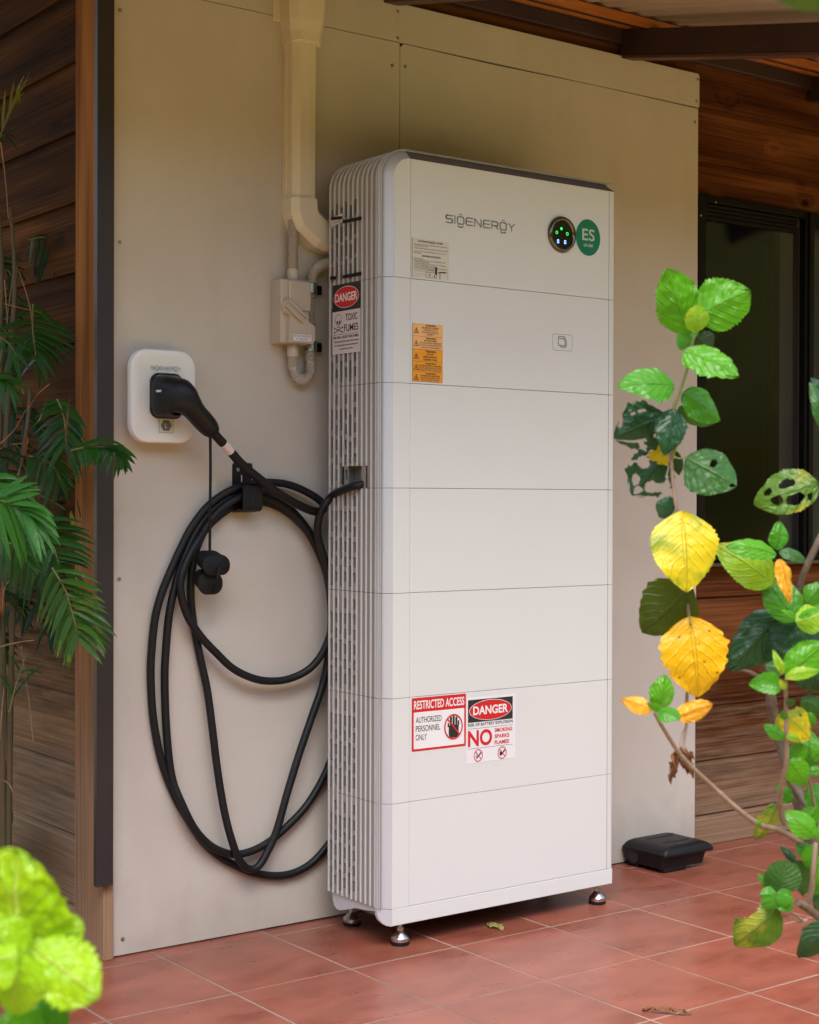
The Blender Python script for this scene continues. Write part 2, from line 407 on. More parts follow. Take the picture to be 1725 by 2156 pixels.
    mx = N.new('ShaderNodeMixShader'); mx.inputs[0].default_value = trans
    L.new(b.outputs[0], mx.inputs[1]); L.new(tl.outputs[0], mx.inputs[2]); L.new(mx.outputs[0], out.inputs[0])
    M[name] = m
leaf_mat('leaf_bright', (.070,.27,.006), (.105,.33,.010), (.15,.38,.03))
leaf_mat('leaf_green', (.050,.23,.010), (.075,.27,.014), (.11,.30,.04))
leaf_mat('leaf_mid', (.050,.135,.030), (.035,.115,.020), (.12,.22,.07), spots=.25)
leaf_mat('leaf_dark', (.014,.055,.020), (.020,.070,.026), (.05,.12,.04), trans=.2)
leaf_mat('leaf_olive', (.055,.095,.010), (.07,.11,.012), (.11,.15,.03), trans=.4)
leaf_mat('leaf_yellow', (.70,.53,.01), (.62,.50,.02), (.66,.56,.06), patch=(.26,.33,.02), pth=.56, trans=.3, tcol=(1.2,1.1,.4), spots=.3, pscale=10)
leaf_mat('leaf_gold', (.78,.44,.005), (.70,.38,.01), (.74,.46,.03), trans=.3, tcol=(1.2,1.0,.4), spots=.8, pscale=10)
leaf_mat('leaf_lime', (.20,.40,.012), (.27,.44,.02), (.36,.50,.08), patch=(.40,.42,.03), pth=.6)
leaf_mat('leaf_orange', (.85,.36,.01), (.88,.50,.06), (.80,.28,.02), trans=.35, tcol=(1.2,1.0,.4), pscale=30)
leaf_mat('leaf_mottled', (.060,.15,.012), (.10,.19,.015), (.14,.24,.05), patch=(.28,.30,.03), pth=.58, spots=.2)
leaf_mat('leaf_brown', (.26,.11,.045), (.17,.065,.025), (.30,.15,.07), trans=.15, tcol=(1,1,1), rough=.7)
leaf_mat('leaf_fallen', (.28,.25,.08), (.33,.28,.10), (.4,.35,.15), trans=.1)
leaf_mat('palm_green', (.012,.075,.006), (.022,.10,.008), (.05,.13,.02), trans=.25, rough=.38)
leaf_mat('palm_bright', (.035,.17,.022), (.05,.20,.03), (.07,.22,.04), trans=.3, rough=.35)
leaf_mat('palm_dark', (.010,.040,.008), (.014,.05,.010), (.02,.06,.01), trans=.2, rough=.45)
leaf_mat('palm_tipped', (.045,.15,.02), (.06,.17,.02), (.10,.20,.04), patch=(.30,.33,.02), pth=.66, trans=.3)
leaf_mat('palm_yellow', (.28,.25,.02), (.20,.21,.02), (.30,.26,.04), trans=.3)
leaf_mat('leaf_sunlit', (.20,.42,.004), (.36,.54,.008), (.66,.74,.18), trans=.34, pscale=45)

# ------------------------------------------------------------------ stickers: drawn on a plane, in metres from the lower left corner
class Sheet:
    def __init__(s, o, ux, uz, nrm):
        s.o, s.ux, s.uz, s.n = Vector(o), Vector(ux), Vector(uz), Vector(nrm); s.m = {}; s.k = 0
    def P(s, x, z, lay): return s.o + s.ux*x + s.uz*z + s.n*(.0004+.00022*lay)
    def _b(s, m): return s.m.setdefault(m, MB())
    def poly(s, pts, m, lay=1): s._b(m).poly([s.P(x, z, lay) for x, z in pts])
    def rect(s, x0, z0, x1, z1, m, lay=1): s.poly([(x0,z0),(x1,z0),(x1,z1),(x0,z1)], m, lay)
    def ell(s, cx, cz, rx, rz, m, lay=1, n=36): s.poly([(cx+rx*math.cos(2*math.pi*k/n), cz+rz*math.sin(2*math.pi*k/n)) for k in range(n)], m, lay)
    def ring(s, cx, cz, rx, rz, t, m, lay=2, n=36):
        b = s._b(m)
        for k in range(n):
            a, c = 2*math.pi*k/n, 2*math.pi*(k+1)/n
            b.poly([s.P(cx+(rx-q)*math.cos(x), cz+(rz-q)*math.sin(x), lay) for x, q in ((a,0),(c,0),(c,t),(a,t))])
    def line(s, pts, t, m, lay=2, closed=False):
        P = list(pts)+([pts[0]] if closed else [])
        for (x0,z0),(x1,z1) in zip(P, P[1:]):
            d = math.hypot(x1-x0, z1-z0) or 1; ex, ez = (x1-x0)/d*t/2, (z1-z0)/d*t/2
            s.poly([(x0-ex+ez,z0-ez-ex),(x1+ex+ez,z1+ez-ex),(x1+ex-ez,z1+ez+ex),(x0-ex-ez,z0-ez+ex)], m, lay)
    def text(s, st, x, z, w, h, m, lay=2, bold=0.):      # fitted into the box whose lower left corner is x, z
        cu = bpy.data.curves.new('t', 'FONT'); cu.body = st; cu.offset = bold; cu.resolution_u = 5
        ob = bpy.data.objects.new('t', cu); COL.objects.link(ob)
        bpy.context.view_layer.update()
        me = bpy.data.meshes.new_from_object(ob.evaluated_get(bpy.context.evaluated_depsgraph_get()))
        X = [v.co.x for v in me.vertices]; Y = [v.co.y for v in me.vertices]
        x0, x1, y0, y1 = min(X), max(X), min(Y), max(Y)
        s._b(m).add([s.P(x+(v.co.x-x0)/(x1-x0)*w, z+(v.co.y-y0)/(y1-y0)*h, lay) for v in me.vertices], [tuple(p.vertices) for p in me.polygons])
        COL.objects.unlink(ob); bpy.data.objects.remove(ob); bpy.data.curves.remove(cu); bpy.data.meshes.remove(me)
    def build(s, name, base, parent, label=None):        # base: the material of the sheet itself
        o = s.m.pop(base).build(name, base, parent)
        if label: o['label'] = label
        for m, b in s.m.items(): b.build('lettering' if m != 'ink_red' else 'print', m, o)
        return o

def logo(sh, x, z, w, h, t, m):                          # the maker's rounded lettering, drawn stroke by stroke
    L = {'S': ([[(1,1),(.15,1),(0,.85),(0,.65),(.15,.52),(.85,.52),(1,.38),(1,.15),(.85,0),(0,0)]], 1),
         'I': ([[(0,1),(0,0)]], .0),
         'g': ([[(.85,1),(.15,1),(0,.8),(0,.2),(.15,0),(.85,0),(1,.2),(1,.8),(.85,1)], [(.35,1.32),(.65,1.32)], [(.1,-.3),(.3,-.42),(.7,-.42),(.9,-.3)]], 1),
         'E': ([[(1,1),(.2,1),(0,.8),(0,.2),(.2,0),(1,0)], [(0,.5),(.95,.5)]], 1),
         'N': ([[(0,0),(0,1),(1,0),(1,1)]], 1),
         'R': ([[(0,0),(0,1),(.8,1),(1,.85),(1,.55),(.8,.42),(0,.42)], [(.6,.42),(1,0)]], 1),
         'Y': ([[(0,1),(.5,.5),(1,1)], [(.5,.5),(.5,0)]], 1)}
    seq = 'SIgENERgY'; tot = sum((L[c][1] or .05)*1. + .36 for c in seq)-.36; k = w/tot; cx = x
    for c in seq:
        st, cw = L[c]
        for pl in st: sh.line([(cx+px*k*(cw or .05), z+pz*h) for px, pz in pl], t, m, 2)
        cx += k*((cw or .05)+.36)
def tri(sh, cx, cz, s, m='ink_black'):                   # warning triangle with a flash
    sh.line([(cx-s,cz-s*.8),(cx+s,cz-s*.8),(cx,cz+s)], s*.2, m, 2, True)
    sh.line([(cx+s*.1,cz+s*.45),(cx-s*.18,cz-.05*s),(cx+s*.18,cz-.05*s),(cx-s*.02,cz-s*.6)], s*.14, m, 2)

# ================================================================== THE SETTING
g = MB(); g.box((-60,-60,-.6), (60,60,-.12)); tag(g.build('ground', 'grass'), kind='structure')
# ---- unseen hedge, added to block low sky and bounce olive light
b = MB(); rh = random.Random(2); V = []; nxh, nzh = 60, 14
hp_ = [(-6.5,4),(-7,0),(-7.5,-4),(-8.5,-8),(-5,-9.5),(2,-9.8),(8,-9.2),(10.5,-5.5),(11,-1),(11,4)]
hs_ = spline([(x,y,0) for x, y in hp_], 12)
for i, p in enumerate(hs_):
    for j in range(nzh+1):
        q = p + Vector((0,0,-.1+(2.7+1.7*min(1,max(0,(-p.y-4)/4))+2.2*min(1,max(0,(p.x-5)/3)))*j/nzh)); k = noise.noise(Vector((p.x*.9, p.y*.9, j*.5)))*.5
        q += Vector((-p.x, -p.y-3, 0)).normalized()*k
        if j == nzh: q.z += .5*noise.noise(Vector((p.x, p.y, 3)))
        V.append(q)
b.add(V, [((i*(nzh+1)+j), (i+1)*(nzh+1)+j, (i+1)*(nzh+1)+j+1, i*(nzh+1)+j+1) for i in range(len(hs_)-1) for j in range(nzh)])
tag(b.build('sky_blocker_hedge', 'hedge', None, True, sharp=80), 'tall olive green hedge out of view, added to block low sky and tint the light', 'hedge')
# ---- tiled floor: grout bed with each tile a piece
fl = MB(); fl.box((-3.45,-2.24,-.118), (4.6,.16,-.0009)); floor = tag(fl.build('floor', 'grout'), kind='structure')
XL = [-.182+.326*k for k in range(-10, 15)]
YL = [-.425-.352*k for k in range(0, 6)]
def tile_mesh(wx, wz):
    t = MB(); t.cbox((.0030,.0030,-.010), (wx-.0030,wz-.0030,0), .0009)
    me = bpy.data.meshes.new('tile'); me.from_pydata(t.v, [], t.f); me.update(); me.materials.append(M['terracotta']); return me
tm, tm_wall, tm_strip = tile_mesh(.326,.352), tile_mesh(.326,.363), tile_mesh(.326,.088)
rt = random.Random(3)
for x in XL:
    for y, me in [(v-.352, tm) for v in YL[:5]]+[(-.425, tm_wall), (-.062, tm_strip)]:
        o = bpy.data.objects.new('tile', me); COL.objects.link(o); o.parent = floor
        o.location = (x, y, rt.uniform(-.0004,.0004)); o.rotation_euler = (rt.uniform(-.0006,.0006), rt.uniform(-.0006,.0006), 0)

# ---- timber walls
Z0, PITCH = .106, .1812
def board_mesh(L, h=PITCH, top=.020):
    b = MB()
    prof = [(0,0),(-.022,0),(-.022,h-top),(-.012,h-.0012),(0,h-.0012)]
    a = [(0,y,z) for y, z in prof]; c = [(L,y,z) for y, z in prof]
    n = len(prof)
    b.add(a+c, [tuple(reversed(range(n))), tuple(range(n,2*n))]+[(i,(i+1)%n,n+(i+1)%n,n+i) for i in range(n)])
    return b
def board_wall(name, label, origin, rz, spans, wm='timber'):
    t = thing(name, label, 'wall', origin)
    bk = MB(); Mx = Matrix.Translation(origin) @ Matrix.Rotation(rz, 4, 'Z')
    for (x0, x1, z0, z1) in spans: bk.box((x0,.001,max(z0,0)), (x1,.05,z1), Mx)
    bk.build('backing', 'seam', t)
    cache = {}; top_ = .020
    for (x0, x1, z0, z1) in spans:
        k = 0
        zz = Z0-PITCH
        while zz < z1-.01:
            a, c = max(zz, z0), min(zz+PITCH, z1)
            if c > z0+.01:
                key = (round(x1-x0, 3), round(c-a, 4))
                if key not in cache:
                    m_ = board_mesh(x1-x0, c-a, top_ if c > zz+PITCH-.001 else .0015)
                    me = bpy.data.meshes.new('board'); me.from_pydata(m_.v, [], m_.f); me.materials.append(M[wm]); cache[key] = me
                o = bpy.data.objects.new('board', cache[key]); COL.objects.link(o); o.parent = t
                o.matrix_world = Mx @ Matrix.Translation((x0, 0, a))
            zz += PITCH
    return t
WY = .045
WX0, WX1, WZ0, WZ1 = 1.50, 2.72, .945, 2.165
board_wall('timber_wall', 'brown timber wall of wide horizontal boards with the dark window in it', (0,WY,0), 0,
           [(1.40,WX0,.002,2.60), (WX0,WX1,.002,WZ0), (WX0,WX1,WZ1,2.60), (WX1,4.6,.002,2.60)])
board_wall('timber_wall', 'dark timber wall of horizontal boards behind the palm', (-.62,3.2,0), R(-90), [(0,3.05,.002,2.68)], 'timber_warm')
t = thing('corner_post', 'reddish timber corner post beside the palm, behind the dark metal strip', 'post', (-.64,.07,0))
b = MB(); b.cbox((0,-.012,.617), (2.68,.158,.645), .002); o = b.build('upright', 'timber_post', t)
o.matrix_world = Matrix.Rotation(R(-90), 4, 'Y')

# house core behind the walls, so the room behind the window is a dark closed room
b = MB()
b.box((-.56,.10,.002), (1.36,.14,2.66)); b.box((-.56,3.2,.002), (4.6,3.24,2.66)); b.box((4.56,.13,.002), (4.6,3.2,2.66))
b.box((-.56,.12,2.60), (4.6,3.24,2.64)); b.box((-.56,.14,.002), (4.6,3.2,.02)); b.box((-.594,.16,.002),(-.562,3.2,2.66))
tag(b.build('house_interior', 'room'), 'dark room walls inside the house, seen dimly through the window glass', 'room')

# ---- cement sheet cladding on the wall (three sheets)
pw = thing('sheet_clad_wall', 'beige fibre cement sheeting on the wall behind the white cabinet', 'wall', (.4,0,0))
XS, ZS, XR, ZT, XLW = .2705, 2.4455, 1.4855, 2.556, -.6125
def sheet(pts, name='cement_sheet', y0=0., y1=.0065, m='cement'):
    b = MB(); n = len(pts)
    b.add([(x,y0,z) for x, z in pts]+[(x,y1,z) for x, z in pts], [tuple(range(n)), tuple(reversed(range(n,2*n)))]+[(i,n+i,n+(i+1)%n,(i+1)%n) for i in range(n)])
    o = b.build(name, m, pw); return o
sheet([(XLW,.004),(XS-.0012,.004),(XS-.0012,ZS-.0012),(XLW,ZS-.0012)])
sheet([(XS+.0012,.004),(XR-.003,.004),(XR,1.2),(XR,ZS-.004),(1.05,ZS-.0012),(.95,ZS-.0016),(.60,ZS-.0045),(.40,ZS-.0022),(XS+.014,ZS-.0012),(XS+.0012,ZS-.012)])
sheet([(XLW,ZS+.0012),(XR+.004,ZS+.0012),(XR+.004,ZT-.008),(XR-.002,ZT),(XLW,ZT)], y0=-.0016, y1=.005)
b = MB(); b.box((XLW+.004,.007,.0), (XR-.006,.043,2.55)); b.build('batten_backing', 'seam', pw)
for px, py in [(253,22),(252,510),(251,1219),(258,1977),(837,24),(837,80),(826,138),(853,140),(1469,167),(1466,213),(1463,257),(583,10)]:
    p = wy(px, py); s = MB(); s.lathe((p.x, -.0006, p.z), [(.0052,0),(.005,.0016),(.0032,.0022),(.0008,.0012)], 12, Matrix.Rotation(R(90), 4, 'X')); s.build('screw', 'screw', pw, True)

# dark folded metal strip on the corner
t = thing('metal_strip', 'dark brown folded metal strip down the corner, stopping above the floor', 'trim', (-.64,-.03,.18))
b = MB(); zb = wy(207,1868,-.03).z
XF0, XF1 = wy(204.5,1000,-.03).x, wy(239.3,1000,-.03).x
b.box((XF0,-.030,zb), (XF1,-.0285,2.68)); b.build('face', 'flashing', t)
b = MB(); b.box((XF0,-.0283,zb), (XF0+.0015,-.014,2.68)); b.build('fold', 'flashing', t)

# ---- veranda roof
AL = math.radians(12.0); CA, SA = math.cos(AL), math.sin(AL)
def roofM(x, y, z): return Matrix.Translation((x, y, z)) @ Matrix.Rotation(AL, 4, 'X')
t = thing('ledger_beam', 'dark purple brown ledger board fixed along the wall under the roof', 'beam', (2,.0,2.6))
b = MB(); b.cbox((-.60,-.0,2.597), (4.6,.043,2.643), .002); b.build('beam_body', 'fascia', t)
b = MB(); b.box((-.60,.02,2.5605), (1.40,.043,2.5955)); b.build('infill_board', 'timber', t)
for i, x in enumerate((-1.63,-.705,.215,1.137,2.055,2.975,3.895)):
    lab = {3:'purple brown rafter running out from the wall over the top of the cement sheeting',4:'stub of the next rafter at the right edge above the window',2:'rafter above the duct, just out of the picture at the top',1:'rafter over the corner post and metal strip',0:'rafter over the palm, farthest left',5:'rafter beyond the window, second from the right end',6:'rafter at the right end of the veranda roof'}[i]
    t = thing('rafter', lab, 'rafter', (x,0,2.6), 'rafters under the veranda roof')
    b = MB(); y1 = 0 if x > -.6 else 2.9
    b.cbox((0,-1.20,-.066), (.046,y1,.014), .002, roofM(x, 0, 2.626)); b.build('beam_body', 'fascia', t)
    b = MB(); b.box((-.0015,-1.202,-.0755), (.0475,y1-.006,-.0665), roofM(x, 0, 2.626)); b.build('bead', 'fascia_pale', t)
for i, (y0, y1) in enumerate(((-.030,-.002),(-.125,-.095),(-1.16,-1.12))):
    t = thing('purlin', ['orange varnished batten nearest the wall on top of the rafters','thin orange batten just outside the first one under the roof sheet','outer batten under the roof edge'][i], 'batten', (1,y0,2.65), 'battens on the rafters')
    b = MB(); b.cbox((-2.9,y0,.015), (4.55,y1,.042), .002, roofM(0,0,2.626)); b.build('beam_body', 'purlin', t)
t = thing('black_cable_run', 'black cables lying between the two orange battens under the roof', 'cable', (1,-.06,2.66))
for k, (yy, zz) in enumerate(((-.045,.026),(-.062,.024),(-.079,.027))):
    b = MB(); b.tube([roofM(0,0,2.626) @ Vector((x, yy+.004*math.sin(x*3+k), zz)) for x in [-2.8+.25*i for i in range(30)]], .006, 8); b.build('cable_strand', 'cable', t, True)
# corrugated sheet
b = MB(); P = .076; nx = int(7.5/P*8); V = []
ys = [-1.26, -.6, 0, 1, 3.4]
for side, dz in ((0,0.),(1,.0012)):
    for i in range(nx+1):
        x = -2.95+i*P/8
        for y in ys: V.append(roofM(0,0,2.626) @ Vector((x, y, .052+.009*math.cos(2*math.pi*x/P)+dz)))
n = len(ys); F = []; off = (nx+1)*n
for i in range(nx):
    for j in range(n-1):
        a = i*n+j; F += [(a,a+1,a+n+1,a+n), (off+a,off+a+n,off+a+n+1,off+a+1)]
b.add(V, F)
tag(b.build('corrugated_roof', 'roof_sheet', None, True, sharp=80), 'beige corrugated metal roof sheeting over the veranda', 'roof')

# ---- window
t = thing('window', 'dark aluminium framed window with insect screen in the timber wall', 'window', (2.1,.03,.95))
def fr(x0, x1, z0, z1, y0=.0, y1=.03, m='alu_dark', n='frame_bar'):
    b = MB(); b.cbox((x0,y0,z0), (x1,y1,z1), .0015); return b.build(n, m, t)
fr(WX0-.004, WX0+.032, WZ0, WZ1, .004)
fr(WX0+.0325, 2.0295, WZ1-.022, WZ1, .004)
for k in range(4): fr(WX0+.0325, 2.0, WZ1-.024-.013*(k+1), WZ1-.026-.013*k, .007+.002*k)
fr(2.03, 2.046, WZ0, WZ1, .002); fr(2.0465, 2.056, WZ0, WZ1, -.006); fr(2.0565, 2.082, WZ0, WZ1, .004); fr(1.925, 1.965, WZ0+.03, WZ1-.078, .060, .085)
fr(WX0+.0325, 2.0295, WZ0+.006, WZ0+.03, .010); fr(WX0-.002, 2.70, WZ0-.012, WZ0-.0005, -.012, .03, 'alu_brown', 'sill')
fr(2.0825, 2.70, WZ0, WZ0+.03, .008); fr(2.0825, 2.70, WZ1-.05, WZ1, .008); fr(2.67, 2.705, WZ0+.031, WZ1-.051, .006)
b = MB(); b.box((WX0+.03,.030,WZ0+.02), (2.03,.033,WZ1-.05)); b.build('pane', 'glass', t)
b = MB(); b.box((2.08,.034,WZ0+.02), (2.68,.037,WZ1-.04)); b.build('pane', 'glass', t)
for px, py in ((1504,425),(1473,453),(1703,467)):
    p = wy(px, py, .004); s = MB(); s.lathe((p.x+.006, .004, p.z), [(.0042,0),(.004,.002),(.0005,.0028)], 10, Matrix.Rotation(R(90), 4, 'X')); s.build('screw', 'steel', t, True)
def drape(name, label, x0, x1, y, m):
    b = MB(); V = []; N_ = 60
    for i in range(N_+1):
        x = x0+(x1-x0)*i/N_
        for z in (.9, 2.3): V.append((x, y+.012*math.sin(i*1.3)+.006*math.sin(i*.47), z))
    b.add(V, [(2*i,2*i+2,2*i+3,2*i+1) for i in range(N_)]); tag(b.build(name, m, None, True, sharp=80), label, 'curtain')
drape('curtain', 'grey green curtain edge hanging inside the window beside its dark stile', 1.985, 2.14, .10, 'curtain')
drape('curtain', 'pale curtain behind the second pane at the right edge', 2.16, 2.7, .12, 'curtain_pale')

# ================================================================== THE BATTERY CABINET
F_, BK, CH, W_, ZB, ZM, TOP = -.3467, -.098, .0272, .7765, .058, .102, 2.030
MH = .27
cab = thing('battery_cabinet', 'tall white modular battery cabinet on steel feet with grey ribbed side', 'battery cabinet', (.39,-.22,0))
G = .0006
rad = .052
def path_straight(z0, z1): return [((0,z0),(-1,0)), ((0,z1),(-1,0))]         # (point, outward normal)
def path_top(z0):
    out = [((0,z0),(-1,0))]
    for k in range(11):
        a = R(180-9*k); out.append(((rad+rad*math.cos(a), TOP-rad+rad*math.sin(a)), (math.cos(a), math.sin(a))))
    out.append(((W_,TOP),(0,1))); return out
def sweep(mb, path, prof, closed=False):                                     # prof: (offset outward, y)
    n = len(prof); st = len(mb.v)
    for (x, z), (nx_, nz_) in path:
        for o_, y in prof: mb.v.append((x+nx_*o_, y, z+nz_*o_))
    m = n if closed else n-1
    for i in range(len(path)-1):
        for j in range(m):
            k = (j+1) % n
            mb.f.append((st+i*n+j, st+(i+1)*n+j, st+(i+1)*n+k, st+i*n+k))
YC = F_+CH                 # where the chamfer meets the side
RIBP = (YC-.019-(BK+.004))/11.4
slots_k = list(range(6))
def module(z0, z1, top=False, hole=None, seed=0):
    path = path_top(z0+G) if top else path_straight(z0+G, z1-G)
    name = 'inverter_module' if top else 'battery_module'
    # inner dark body
    b = MB()
    if top:
        pts = [(x+nx_*(-.004), z+nz_*(-.004)) for (x, z), (nx_, nz_) in path]
        pts = [(.004, z0)]+pts[1:-1]+[(W_-.006, TOP-.004), (W_-.006, z0)]
        m = len(pts)
        b.add([(x,F_+.003,z) for x, z in pts]+[(x,BK+.004,z) for x, z in pts], [tuple(range(m)), tuple(reversed(range(m,2*m)))]+[(i,m+i,m+(i+1)%m,(i+1)%m) for i in range(m)])
    else: b.box((.004,F_+.003,z0-.0002), (W_-.006,BK+.004,z1-.0002)) if not hole else (b.box((.06,F_+.003,z0-.0002), (W_-.006,BK+.004,z1-.0002)), b.box((.004,F_+.003,z0+.085), (.0599,BK+.004,z1-.0002)))
    body = b.build(name, 'cavity', cab)
    # chamfered corner trim + left strip of the front
    b = MB()
    if top:
        sweep(b, path, [(-.0,F_),(CH,YC),(CH,YC+.0085)])
        strip = [(G,z0+G)]+[p for p, _ in path[1:]]
        strip = [(x, z) for x, z in strip if x < .0525]+[(.0525,TOP),(.0525,z0+G)]
        b.add([(x,F_,z) for x, z in strip], [tuple(range(len(strip)))])
        b.add([(.0525,F_,z0+G),(.0525,F_+.01,z0+G),(.0525,F_+.01,TOP),(.0525,F_,TOP)], [(0,1,2,3)])
        b.add([(0,F_,z0+G),(-CH,YC,z0+G),(.02,YC+.01,z0+G),(.0525,F_+.01,z0+G),(.0525,F_,z0+G)], [(0,1,2,3,4)])
    b_sil = MB()
    if not top:
        sweep(b, path, [(-.0525,F_+.01),(-.0525,F_),(-.0,F_)])
        for z in (z0+G, z1-G): b.add([(.0525,F_+.01,z),(.0525,F_,z),(0,F_,z),(.01,F_+.01,z)], [(0,1,2,3)])
        sweep(b_sil, path, [(0,F_),(CH,YC),(CH,YC+.0085)])
        for z in (z0+G, z1-G): b_sil.add([(0,F_,z),(-CH,YC,z),(-CH,YC+.0085,z),(0,YC+.0085,z)], [(0,1,2,3)])
        b.build('front_strip', 'white_metal', body)
        b_sil.build('corner_trim', 'silver', body)
    else:
        # split: chamfer faces get the metal finish
        b2 = MB(); sweep(b2, path, [(-.0,F_),(CH,YC),(CH,YC+.0085)])
        # cut off at the right: mitred end
        for i, v in enumerate(b2.v):
            if v[0] > W_-1e-6: b2.v[i] = (W_-(v[1]-F_)*1.0 if v[1] <= YC+1e-6 else W_-CH, v[1], v[2])
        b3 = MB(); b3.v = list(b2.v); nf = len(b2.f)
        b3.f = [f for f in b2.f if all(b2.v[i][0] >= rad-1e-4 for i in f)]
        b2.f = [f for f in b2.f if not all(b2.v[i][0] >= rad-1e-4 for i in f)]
        for q_ in (b2, b3):
            us = sorted({i for f in q_.f for i in f}); mp_ = {i: k for k, i in enumerate(us)}
            q_.v = [q_.v[i] for i in us]; q_.f = [tuple(mp_[i] for i in f) for f in q_.f]
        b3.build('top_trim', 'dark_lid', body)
        b2.build('corner_trim', 'silver', body, True, sharp=25)
        b = MB(); b.add([(x,F_,z) for x, z in strip], [tuple(range(len(strip)))])
        b.build('front_strip', 'white_metal', body)
    # front cover and right strip
    b = MB()
    zt = TOP if top else z1-G
    b.cbox((.0535,F_-.0002,z0+G), (W_-.0225,F_+.012,zt), .0007); b.build('front_cover', 'white_metal', body)
    b = MB()
    rz = [(W_-.0217,F_),(W_-.006,F_),(W_-.002,F_+.0015),(W_,F_+.005),(W_,BK if not top else BK)]
    if top:
        b.add([(x,y,z0+G) for x, y in rz]+[(x,y,(TOP if y < F_+.006 else TOP)) for x, y in rz], [(i,i+1,5+i+1,5+i) for i in range(4)])
    else:
        b.add([(x,y,z0+G) for x, y in rz]+[(x,y,z1-G) for x, y in rz], [(i,i+1,5+i+1,5+i) for i in range(4)])
        b.add([(W_-.0217,F_,z1-G),(W_-.006,F_,z1-G),(W_-.002,F_+.0015,z1-G),(W_,F_+.005,z1-G),(W_-.02,F_+.01,z1-G)], [(0,1,2,3,4)])
    b.build('side_strip', 'white_metal', body, True)
    # ribbed side: channel floor with real slots, and ribs
    rib = MB(); fl_ = MB()
    FLO, RBO = CH-.0032, CH
    length = (z1-z0) if not top else (TOP-rad-z0)
    def part_path(s0, s1):
        """the path between two heights (only the straight part can be cut)"""
        if not top: return [((0,z0+G+s0),(-1,0)), ((0,z0+G+s1),(-1,0))]
        return [((0,z0+G+s0),(-1,0)), ((0,z0+G+s1),(-1,0))]
    Lz = length-2*G if not top else length-G
    def chan(y0, y1, pth): sweep(fl_, pth, [(FLO,y0),(FLO,y1)])
    for k in range(12):
        yr = BK+.004+k*RIBP
        y0, y1 = yr+.0052, (yr+RIBP if k < 11 else YC-.011)
        inhole = hole and (y1 > hole[1] or True) and (y0 > hole[0]-.004 and y1 < hole[1]+.004)
        # rib
        rp = [(FLO-.001,yr),(RBO,yr+.0006),(RBO,yr+.0046),(FLO-.001,yr+.0052)]
        rin = hole and hole[0]-.002 < yr+.0026 < hole[1]+.002
        if rin: sweep(rib, [((0,hole[2]),(-1,0)), ((0,z1-G),(-1,0))], rp); sweep(rib, [((0,hole[2]),(-1,0)), ((0,hole[2]+.0005),(-1,0))], rp, True)
        else: sweep(rib, path, rp)
        for pz in ([z0+G] if not rin else [hole[2]]): rib.add([(-o_,y,pz) for o_, y in rp], [(0,1,2,3)])
        s_lo = (hole[2]-z0-G) if (hole and y1 > hole[0]+.003 and y0 < hole[1]-.003) else 0.
        if 0 <= k < 6:
            long_ = (k % 2 == 0) or top
            sl, gp = (.056,.016) if long_ else (.026,.014)
            if top: sl, gp = .040, .011
            s = max(.010+(.012 if k % 2 else 0), s_lo+.008); last = s_lo
            ya, yb = y0+(y1-y0)*.25, y0+(y1-y0)*.80
            while s+sl < Lz-.004:
                chan(y0, y1, part_path(last, s))
                pp = part_path(s, s+sl)
                chan(y0, ya, pp); chan(yb, y1, pp)
                for (sa, sb) in ((ya,ya),(yb,yb)): sweep(fl_, pp, [(FLO,sa),(FLO-.006,sa)])
                last = s+sl; s = last+gp
            chan(y0, y1, part_path(last, Lz))
        else: chan(y0, y1, part_path(s_lo, Lz))
        if top: chan(y0, y1, path[1:])
    # plain edge before the chamfer
    sweep(fl_, path, [(FLO,YC-.012),(RBO-.001,YC-.0115),(RBO-.001,YC-.0025)])
    fo = fl_.build('grille', 'grille', body)
    fo['kind'] = 'stuff'
    ro = rib.build('rib', 'rib', body, False); ro['kind'] = 'stuff'
    return body
HOLE = (-.264,-.157,ZM+4*MH+.058)
for k in range(6):
    module(ZM+k*MH, ZM+(k+1)*MH, hole=HOLE if k == 4 else None)
module(ZM+6*MH, TOP, top=True)
# flat lid behind the chamfer
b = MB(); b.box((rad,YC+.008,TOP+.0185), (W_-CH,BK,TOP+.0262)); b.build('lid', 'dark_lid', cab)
# cable recess with its dark walls
b = MB(); zr = ZM+4*MH
x0, x1 = -CH+.006, .012
y0, y1, z1 = HOLE[0], HOLE[1], HOLE[2]
b.add([(x0,y0,zr),(x1,y0,zr),(x1,y1,zr),(x0,y1,zr),(x0,y0,z1),(x1,y0,z1),(x1,y1,z1),(x0,y1,z1)], [(0,1,2,3),(4,7,6,5),(0,4,5,1),(3,2,6,7),(1,5,6,2)])
b.build('cable_recess', 'grille', cab)
b = MB(); b.tube([(.0115,-.225,zr+.032),(-.004,-.228,zr+.026)], .0135, 12); b.build('gland', 'black_plastic', cab, True)
